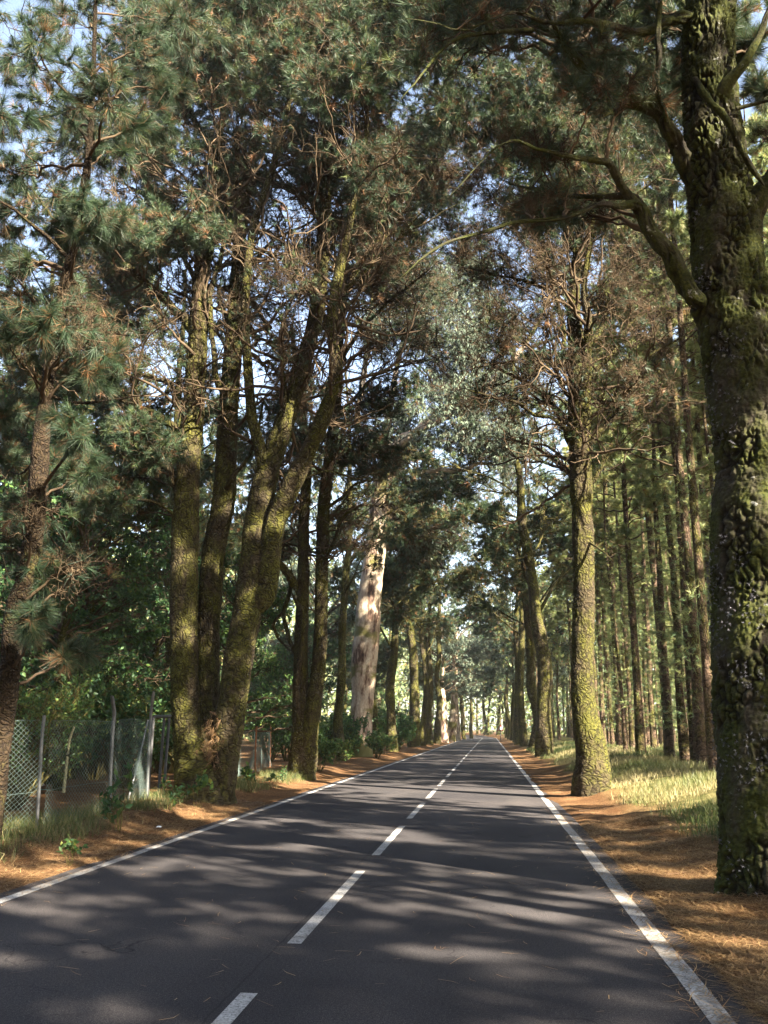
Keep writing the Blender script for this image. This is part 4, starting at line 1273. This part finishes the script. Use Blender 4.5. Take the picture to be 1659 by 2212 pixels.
for k in range(62):  # unseen trees added behind the camera to hold back sky light
    y = rp.uniform(-30, 16) if k < 36 else rp.uniform(-62, -30)
    x = -rp.uniform(10.5, 34) if k < 36 else rp.uniform(-38, 34)
    if y > 6 and x > -0.62 * y - 9: continue
    place(AV[rp.integers(0, 3)], x, y, rp.uniform(0, 6), rp.uniform(0.9, 1.2), 'unseen mossy tree in the tree belt added behind the viewpoint to block sky light', used, group='tree belt added behind the viewpoint to block sky light')
# far-off wood: one mass of foliage beyond everything
g = Geo()
r_ = np.random.default_rng(66)
n_ = 210000
yy = 105 + 315 * r_.uniform(0, 1, n_) ** 1.25
xx = r_.uniform(-1, 1, n_) * 0.62 * yy - 0.11 * yy
hz = r_.uniform(0, 1, n_) ** 0.8 * (22 + 14 * fbm(np.stack([xx * 0.08, yy * 0.08, xx * 0], -1), 3))
P = np.stack([xx, yy, hz], -1)
keep = (fbm(P * 0.16, 3) > 0.40) & ((yy > 150) | (xx > 17) | (xx < -26)) & ~((abs(xx + 1.7 + np.maximum(0, yy - 190) * 0.25) < 7) & (yy < 235))
P = P[keep]
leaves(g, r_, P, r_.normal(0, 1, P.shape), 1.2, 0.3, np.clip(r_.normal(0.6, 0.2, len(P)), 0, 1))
tag(g.build('distant_woods', M_NEEDLE_LIT), 'far-off mass of sunlit tree crowns closing the end of the avenue', 'woods', kind='stuff')

# ------------------------------------------------------------------ fence
def fz(x, y): return float(terrain(x, y))
f_pts = [(-8.3, 6.0), (-6.77, 14.1), (-6.94, 17.3), (-7.37, 20.4), (-7.9, 22.6)]
fo = empty('wire_fence', (-6.9, 15.5, fz(-6.9, 15.5)), 'sagging chain link fence with grey steel posts left of the road', 'fence')
def post(xb, yb, tops, mat_, parent, org, r=0.028):
    P = np.array([[xb, yb, fz(xb, yb) - 0.2]] + tops)
    P = spline(P, 0.12)
    g = Geo()
    tubes(g, P[None], np.full((1, len(P)), r), 10)
    cap = Geo
    return g.build('post', mat_, parent, org, True)
def ptop(x, y, Z): return list(at(x, y, Z))
org = tuple(fo.location)
post(-6.77, 14.1, [ptop(86, 1680, 14.1), ptop(90, 1600, 14.1), ptop(96, 1545, 14.1)], M_GALV, fo, org, 0.026)
post(-6.94, 17.3, [ptop(239, 1670, 17.3), ptop(244, 1570, 17.3), ptop(247, 1543, 17.3), ptop(242, 1504, 17.1)], M_GALV, fo, org, 0.034)
post(-7.37, 20.4, [ptop(321, 1640, 20.4), ptop(326, 1545, 20.4), ptop(332, 1494, 20.2)], M_GALV, fo, org, 0.032)
post(-8.3, 6.0, [[-8.3, 6.0, 1.8]], M_GALV, fo, org, 0.028)
g = Geo()
tubes(g, np.array([[ptop(272, 1745, 19.6), ptop(298, 1650, 20.0), ptop(320, 1555, 20.35)]]), np.full((1, 3), 0.02), 8)
g.build('brace', M_GALV, fo, org, True)
# chain link: zigzag wires hung side by side
def mesh_run(p0, p1, h, s=0.062, r=0.0019, seed=0, holes=0.0):
    p0, p1 = np.array(p0, float), np.array(p1, float)
    L = np.linalg.norm(p1 - p0)
    nw, nr = int(L / s), int(h / (s * 0.62))
    j = np.arange(nw)[:, None]
    k = np.arange(nr + 1)[None, :]
    u = (j + 0.5) * s + (s * 0.5) * np.where((k + j) % 2 == 0, 1, -1)
    zt = k / nr
    base = p0[None, None] + (p1 - p0)[None, None] * (u / L)[..., None]
    gz = terrain(base[..., 0], base[..., 1])
    q = np.stack([u * 0.7 + seed, zt * 1.6 + 0 * u, u * 0], -1)
    bulge = (vnoise(q) - 0.5) * 0.28
    sag = 0.12 * (vnoise(np.stack([u * 0.45 + seed * 3, u * 0, u * 0], -1))) * zt
    V = np.stack([base[..., 0] + bulge, base[..., 1] + (vnoise(q * 2 + 5) - 0.5) * 0.06, gz + 0.03 + zt * h - sag], -1)
    return V, r
g = Geo()
for a, b, sd in [((-8.3, 6.0), (-6.77, 14.1), 1), ((-6.77, 14.1), (-6.94, 17.3), 2), ((-6.94, 17.3), (-7.37, 20.4), 3)]:
    V, r = mesh_run(a, b, 1.62, seed=sd)
    tubes(g, V, np.full(V.shape[:2], 0.0026), 3)
    for zt in (0, 14, -1):
        W = V[::3, zt][None]
        tubes(g, W, np.full(W.shape[:2], 0.003), 3)
g.build('wire_mesh', M_WIRE, fo, org)
# gate frame
go = empty('steel_gate', (-8.0, 21.6, fz(-8, 21.6)), 'narrow steel gate frame at the end of the fence by the many-stemmed pine', 'gate')
gorg = tuple(go.location)
zg = fz(-8, 21.6)
for xs in ((318, 21.0), (341, 22.2), (352, 22.2)):
    b_, tp = at(xs[0], 1735, xs[1]), at(xs[0] + 14, 1548, xs[1])
    g = Geo(); tubes(g, np.array([[[b_[0], b_[1], zg - 0.1], list(tp)]]), np.full((1, 2), 0.035), 8)
    g.build('upright', M_GREYP, go, gorg, True)
g = Geo(); tubes(g, np.array([[list(at(332, 1548, 21.0)), list(at(368, 1547, 22.2))]]), np.full((1, 2), 0.035), 8); g.build('crossbar', M_GREYP, go, gorg, True)
g = Geo(); tubes(g, np.array([[list(at(322, 1735, 21.0)), list(at(354, 1733, 22.2))]]), np.full((1, 2), 0.03), 8); g.build('bottom_rail', M_GREYP, go, gorg, True)
# far stretch of fence with a rusty post
p0, p1 = (-7.7, 27.0), (-8.3, 33.0)
fo2 = empty('wire_fence', (-7.9, 30, fz(-7.9, 30)), 'far stretch of wire mesh fence with a rusty post behind the many-stemmed pine', 'fence')
org2 = tuple(fo2.location)
g = Geo()
for a, b in [(p0, p1), (p1, (-9.2, 40))]:
    V, r = mesh_run(a, b, 1.5, seed=9, s=0.075)
    tubes(g, V, np.full(V.shape[:2], 0.0036), 3)
g.build('wire_mesh', M_WIRE, fo2, org2)
post(-8.0, 32.6, [[-8.02, 32.6, 1.0], [-8.0, 32.6, 1.72]], M_RUST, fo2, org2, 0.03)
post(-9.2, 40, [[-9.2, 40, 1.0], [-9.2, 40, 1.8]], M_RUST, fo2, org2, 0.03)
# pale stick behind the fence
g = Geo()
P = spline(np.array([list(at(137, 1712, 18.5)), list(at(145, 1640, 18.5)), list(at(150, 1600, 18.5)), list(at(160, 1570, 18.4))]), 0.08)
tubes(g, P[None], np.linspace(0.035, 0.022, len(P))[None], 7)
o = g.build('wooden_stake', plain('lichened wood', (0.30, 0.28, 0.16), 0.9, var=0.6, scale=20), smooth_=True)
tag(o, 'pale lichened stake standing behind the first bay of the wire fence', 'stake')
# tarpaulins on the ground behind the fence
def tarp(name, cx, cy, sx_, sy_, seed, m, label, hgt=0.12):
    g = Geo()
    grid(g, np.linspace(-sx_, sx_, 26), np.linspace(-sy_, sy_, 20), lambda X, Y: 0.03 + hgt * fbm(np.stack([X * 3 + seed, Y * 3, X * 0], -1), 3) * np.clip(1.3 - (X / sx_) ** 2 - (Y / sy_) ** 2, 0.05, 1))
    V = g.V[0]
    an = np.arctan2(V[:, 1], V[:, 0])
    f = 0.75 + 0.4 * vnoise(np.stack([an * 1.3 + seed, an * 0, an * 0], -1))
    V[:, 0] *= f; V[:, 1] *= f
    o = g.build(name, m, smooth_=True, loc=(cx, cy, fz(cx, cy)))
    return tag(o, label, 'tarpaulin' if 'tarp' in name else 'rag')
p = gnd(40, 1712); tarp('tarpaulin', p[0] - .2, p[1], .75, .5, 1, M_TEAL, 'crumpled green tarpaulin lying behind the wire fence', 0.28)
p = gnd(15, 1735); tarp('tarpaulin', p[0] - .5, p[1], .6, .4, 4, plain('blue tarpaulin', (0.05, 0.16, 0.20), 0.6), 'bluish tarpaulin spread flat nearer the fence than the green one', 0.15)
p = gnd(83, 1700); tarp('white_rag', p[0], p[1], .18, .14, 7, M_WHITE, 'crumpled white rag on the ground behind the first fence post', 0.3)
p = gnd(344, 1791); tarp('paper_scrap', p[0], p[1], .05, .04, 9, M_WHITE, 'tiny white paper scrap in the grass of the left verge', 0.06)

# ------------------------------------------------------------------ far sign and board
def box(g, c, s):
    c, s = np.array(c, float), np.array(s, float) / 2
    V = np.array([[i, j, k] for i in (-1, 1) for j in (-1, 1) for k in (-1, 1)]) * s + c
    g.add(V, np.array([[0, 1, 3, 2], [4, 6, 7, 5], [0, 4, 5, 1], [2, 3, 7, 6], [0, 2, 6, 4], [1, 5, 7, 3]]))
Zs = 150.0
Xs = X_at(1081, Zs)
zs = fz(Xs, Zs)
so = empty('warning_sign', (Xs, Zs, zs), 'small white triangular warning sign with red border far along the right verge', 'road sign')
g = Geo(); tubes(g, np.array([[[Xs, Zs + .04, zs - .2], [Xs, Zs + .04, zs + 2.2]]]), np.full((1, 2), 0.05), 8); g.build('pole', M_GREYP, so, (Xs, Zs, zs), True)
def tri(sz, y, cz, th):
    g = Geo()
    a = [math.pi / 2 + k * 2 * math.pi / 3 for k in range(3)]
    V = [[Xs + math.cos(t) * sz, y + s * th, cz + math.sin(t) * sz] for s in (0, 1) for t in a]
    g.add(V, [np.array([[0, 1, 2], [3, 5, 4]]), np.array([[0, 3, 4, 1], [1, 4, 5, 2], [2, 5, 3, 0]])])
    return g
tri(0.58, Zs - .02, zs + 1.75, .03).build('red_border', M_RED, so, (Xs, Zs, zs))
tri(0.40, Zs - .03, zs + 1.75, .008).build('white_face', M_WHITE, so, (Xs, Zs, zs))
Zb = 122.0
Xb = X_at(1007, Zb)
zb = fz(Xb, Zb)
Xb = -3.2 - 2.6
bo = empty('roadside_board', (Xb, Zb, zb), 'mossy yellow board on two thin posts with a black top at the left road edge', 'board')
for dx in (-.35, .35):
    g = Geo(); tubes(g, np.array([[[Xb + dx, Zb, zb - .2], [Xb + dx, Zb, zb + 1.5]]]), np.full((1, 2), 0.04), 6); g.build('leg', M_GREYP, bo, (Xb, Zb, zb), True)
g = Geo(); box(g, (Xb, Zb, zb + 1.65), (1.0, .3, .5)); g.build('panel', M_MOSSBOX, bo, (Xb, Zb, zb))
g = Geo(); box(g, (Xb - .1, Zb, zb + 2.03), (.7, .34, .24)); g.build('cap', M_DARK, bo, (Xb, Zb, zb))

# ------------------------------------------------------------------ undergrowth
def shrub(seed, H=1.0, W=0.6, leaf=(0.12, 0.3), n=7, ntf=7, tmean=0.6, name='leafy_shrub', tw=0.004, sub=5):
    rng = np.random.default_rng(seed)
    t = empty(name, (0, 0, 0), 'x', 'shrub')
    gb, gc = Geo(), Geo()
    for k in range(n):
        a = rng.uniform(0, 6.28)
        c = np.array([math.cos(a) * W * rng.uniform(0.2, 1), math.sin(a) * W * rng.uniform(0.2, 1), H * rng.uniform(0.35, 1)])
        blob(gb, gc, rng, (c[0] * 0.15, c[1] * 0.15, -0.05), c, 0.3 * H * rng.uniform(0.7, 1.2), r0=0.012 * H, nsub=sub, ntw=4, ntf=ntf, kind='leaf', leaf=leaf, tmean=tmean, tw_r=tw, needle=dict(droop=0.2))
    gb.build('stems', M_TWIGM, t)
    gc.build('foliage', M_LEAF, t)
    return t
SH = [shrub(500, 1.1, 0.6, n=12), shrub(501, 0.8, 0.7, n=12, tmean=0.8), shrub(502, 1.7, 0.9, leaf=(0.13, 0.3), n=18, tmean=0.5)]
SP = [shrub(510, 0.45, 0.22, leaf=(0.10, 0.28), n=4, ntf=2.2, tmean=0.6, name='sapling', sub=3), shrub(511, 0.6, 0.2, leaf=(0.11, 0.25), n=4, ntf=2.0, tmean=0.5, name='sapling', sub=3)]
BIGS = [shrub(520, 2.4, 1.5, leaf=(0.13, 0.27), n=34, ntf=9, tmean=0.5, name='overhanging_bush', tw=0.007), shrub(521, 2.6, 1.4, leaf=(0.10, 0.2), n=30, ntf=9, tmean=0.75, name='overhanging_bush', tw=0.007)]
LBL = ['bright leafy shrub at the foot of the forked mossy pine', 'spreading shrub between the forked pine and the peeling eucalyptus', 'dense green shrub against the peeling eucalyptus foot',
       'leafy shrub right of the peeling eucalyptus on the verge', 'low shrub beyond the eucalyptus by the pale sunlit trunk', 'shrub under the mossy trunk with raised side branches']
for k, (x, y) in enumerate([(700, 1668), (735, 1650), (752, 1640), (822, 1640), (838, 1630), (862, 1622)]):
    p = gnd(x, y)
    place(SH[k % 3], p[0] - 0.2, p[1], rp.uniform(0, 6), 1.0 + 0.004 * p[1], LBL[k], used, group='shrubs along the left verge')
for k in range(26):
    y = rp.uniform(30, 130)
    place(SH[rp.integers(0, 3)], -7.6 - rp.uniform(0, 3.5), y, rp.uniform(0, 6), rp.uniform(0.8, 1.7), 'dark bush in the undergrowth behind the left row of trunks', used, group='bushes behind the left row')
for k, (x, y, lab) in enumerate([(540, 1712, 'young sapling with glossy leaves just right of the many-stemmed pine'), (460, 1726, 'small sapling sprouting in front of the stump of the many-stemmed pine'), (585, 1700, 'low sapling on the verge beyond the many-stemmed pine'),
                                (365, 1752, 'weedy sapling by the foot of the last near fence post'), (428, 1745, 'sapling at the left side of the many-stemmed pine base'), (255, 1795, 'sapling under the bent fence post'),
                                (150, 1870, 'little dark seedling in the orange needles at the near left verge'), (610, 1692, 'seedling left of the forked mossy pine')]):
    p = gnd(x, y)
    place(SP[k % 2], p[0], p[1], rp.uniform(0, 6), rp.uniform(0.8, 1.5) * (0.5 if k > 5 else 1), lab, used, group='saplings on the left verge')
for k, (x, y, lab) in enumerate([(-9.3, 18.0, 'sunny leafy bush hanging over the near bays of the wire fence'), (-11.0, 22.0, 'dark bush behind the bent fence post'), (-10.6, 15.2, 'bush behind the fence at the far left beside the slim brown pine'),
                                (-9.8, 25.5, 'bush filling the gap behind the steel gate'), (-9.6, 30.5, 'feathery bush behind the far stretch of fence')]):
    place(BIGS[(k + 1) % 2], x, y, rp.uniform(0, 6), 1.0 + 0.12 * (k > 0), lab, used, group='bushes behind the wire fence')
for k in range(16):
    y = rp.uniform(24, 60)
    x = -rp.uniform(11, 13 + 0.3 * y)
    place(BIGS[rp.integers(0, 2)], x, y, rp.uniform(0, 6), rp.uniform(0.9, 1.4), 'shadowy bush deep in the wood beyond the wire fence', used, group='bushes deep in the left wood')

# ------------------------------------------------------------------ grass
def blades(g, rng, x, y, h, wd, tint, bend=0.5):
    n = len(x)
    z = terrain(x, y) - 0.01
    P0 = np.stack([x, y, z], -1)
    d = nrm(np.stack([rng.normal(0, 0.35, n), rng.normal(0, 0.35, n), np.ones(n)], -1))
    s = nrm(np.stack([rng.normal(0, 1, n), rng.normal(0, 1, n), np.zeros(n)], -1)) * wd[:, None]
    P1 = P0 + d * (h * 0.55)[:, None]
    d2 = nrm(d + np.stack([rng.normal(0, bend, n), rng.normal(0, bend, n), np.full(n, -0.15)], -1))
    P2 = P1 + d2 * (h * 0.5)[:, None]
    V = np.stack([P0 - s, P0 + s, P1 + s * .7, P1 - s * .7, P2], 1)
    i = np.arange(n)[:, None] * 5
    g.add(V, [i + np.array([[0, 1, 2, 3]]), i + np.array([[3, 2, 4]])], np.repeat(np.clip(tint, 0, 1), 5))
rq = np.random.default_rng(90)
g = Geo()
n_ = 260000
y = 9 + 66 * rq.uniform(0, 1, n_) ** 1.35
x = 2.1 + rq.uniform(0, 1, n_) ** 1.25 * (2 + 0.34 * y)
q = np.stack([x * 0.7, y * 0.7, x * 0], -1)
den = fbm(q, 3) + 0.28 * smooth(2.4, 4.0, x) - 0.38 * smooth(3.0, 2.0, x) - 0.5 * smooth(12.5, 10.0, y)
keep = den > rq.uniform(0.50, 0.86, n_)
x, y = x[keep], y[keep]
pt = fbm(np.stack([x * 0.5 + 7, y * 0.4, x * 0], -1), 3)
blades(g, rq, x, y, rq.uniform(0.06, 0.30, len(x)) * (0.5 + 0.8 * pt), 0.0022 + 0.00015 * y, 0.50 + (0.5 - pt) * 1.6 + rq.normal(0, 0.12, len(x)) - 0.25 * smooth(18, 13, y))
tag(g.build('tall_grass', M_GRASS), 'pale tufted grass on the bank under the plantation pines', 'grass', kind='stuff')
g = Geo()
n_ = 26000
y = 8 + 24 * rq.uniform(0, 1, n_) ** 1.3
x = -5.75 - rq.uniform(0, 1, n_) * 1.7
den = fbm(np.stack([x * 1.1, y * 0.9, x * 0], -1), 3) + 0.12 * smooth(-5.8, -6.4, x)
keep = den > rq.uniform(0.50, 0.72, n_)
x, y = x[keep], y[keep]
blades(g, rq, x, y, rq.uniform(0.08, 0.34, len(x)), np.full(len(x), 0.0035), rq.normal(0.38, 0.25, len(x)), 0.9)
tag(g.build('verge_grass', M_GRASS), 'straggly grass and weeds along the foot of the wire fence', 'grass', kind='stuff')

# ------------------------------------------------------------------ fallen needles
g = Geo()
def litter(n, x, y, L=0.16, wd=0.0026, lift=0.02):
    a = rq.uniform(0, math.pi * 2, n)
    d = np.stack([np.cos(a), np.sin(a), rq.normal(0.06, 0.12, n)], -1)
    z = terrain(x, y)
    z = np.where((x > XL + .1) & (x < XR - .1), 0.004, z)
    P = np.stack([x, y, z + rq.uniform(0.002, lift, n)], -1)
    s = np.stack([-np.sin(a), np.cos(a), a * 0], -1) * wd
    ln = (L * rq.uniform(0.5, 1.2, n))[:, None]
    m = P + d * ln * .5 + s * 6 * rq.normal(0, 1, (n, 1))
    V = np.stack([P - s, P + s, m + s, m - s, P + d * ln], 1)
    i = np.arange(n)[:, None] * 5
    g.add(V, [i + np.array([[0, 1, 2, 3]]), i + np.array([[3, 2, 4]])], np.repeat(rq.uniform(0, 1, n), 5))
n_ = 90000
yy = 4.5 + 13 * rq.uniform(0, 1, n_) ** 1.4
xx = XR + 0.02 + rq.uniform(0, 1, n_) * (0.3 + 0.26 * yy)
litter(n_, xx, yy)
n_ = 22000
yy = 7.5 + 14 * rq.uniform(0, 1, n_)
litter(n_, XL - rq.uniform(0.0, 1.6, n_), yy)
n_ = 420
yy = 4.5 + 16 * rq.uniform(0, 1, n_)
litter(n_, rq.uniform(XL, XR, n_), yy, lift=0.006)
n_ = 2600
yy = 4.5 + 16 * rq.uniform(0, 1, n_) ** 1.3
litter(n_, XR - 0.02 - np.abs(rq.normal(0, 0.14, n_)), yy, lift=0.008)
n_ = 1500
yy = 7.5 + 14 * rq.uniform(0, 1, n_)
litter(n_, XL + 0.02 + np.abs(rq.normal(0, 0.12, n_)), yy, lift=0.008)
for sgn, x0, n_ in ((1, XR + 0.15, 90), (-1, XL - 0.15, 60)):      # broken twigs among the needles
    yy = 5.5 + 16 * rq.uniform(0, 1, n_)
    xx = x0 + sgn * rq.uniform(0, 1.7, n_)
    S0 = np.stack([xx, yy, terrain(xx, yy) + 0.015], -1)
    D0 = rq.normal(0, 1, (n_, 3)); D0[:, 2] = 0.03
    W = wander(rq, S0, D0, rq.uniform(0.15, 0.6, n_), 5, 0.22, 0.0)
    W[..., 2] = terrain(W[..., 0], W[..., 1]) + 0.018
    tubes(g, W, rq.uniform(0.003, 0.008, n_)[:, None] * np.linspace(1, 0.5, 6)[None, :], 5, 0.15)
tag(g.build('needle_litter', M_LITTER), 'dry orange pine needles strewn over the verges', 'pine needles', kind='stuff')

# ------------------------------------------------------------------ the air under the trees
m, n, out = mat('haze')
pv = N(n, 'ShaderNodeVolumePrincipled')
pv.inputs['Color'].default_value = (0.95, 0.96, 0.92, 1)
pv.inputs['Density'].default_value = 0.00028
pv.inputs['Anisotropy'].default_value = 0.2
n.links.new(pv.outputs[0], out.inputs['Volume'])
g = Geo()
Vb = np.array([[i, j, k] for i in (-170, 170) for j in (-70, 460) for k in (-4, 48)], float)
g.add(Vb, np.array([[0, 1, 3, 2], [4, 6, 7, 5], [0, 4, 5, 1], [2, 3, 7, 6], [0, 2, 6, 4], [1, 5, 7, 3]]))
tag(g.build('haze', m), 'thin pale haze in the air under the trees', 'haze', kind='stuff')
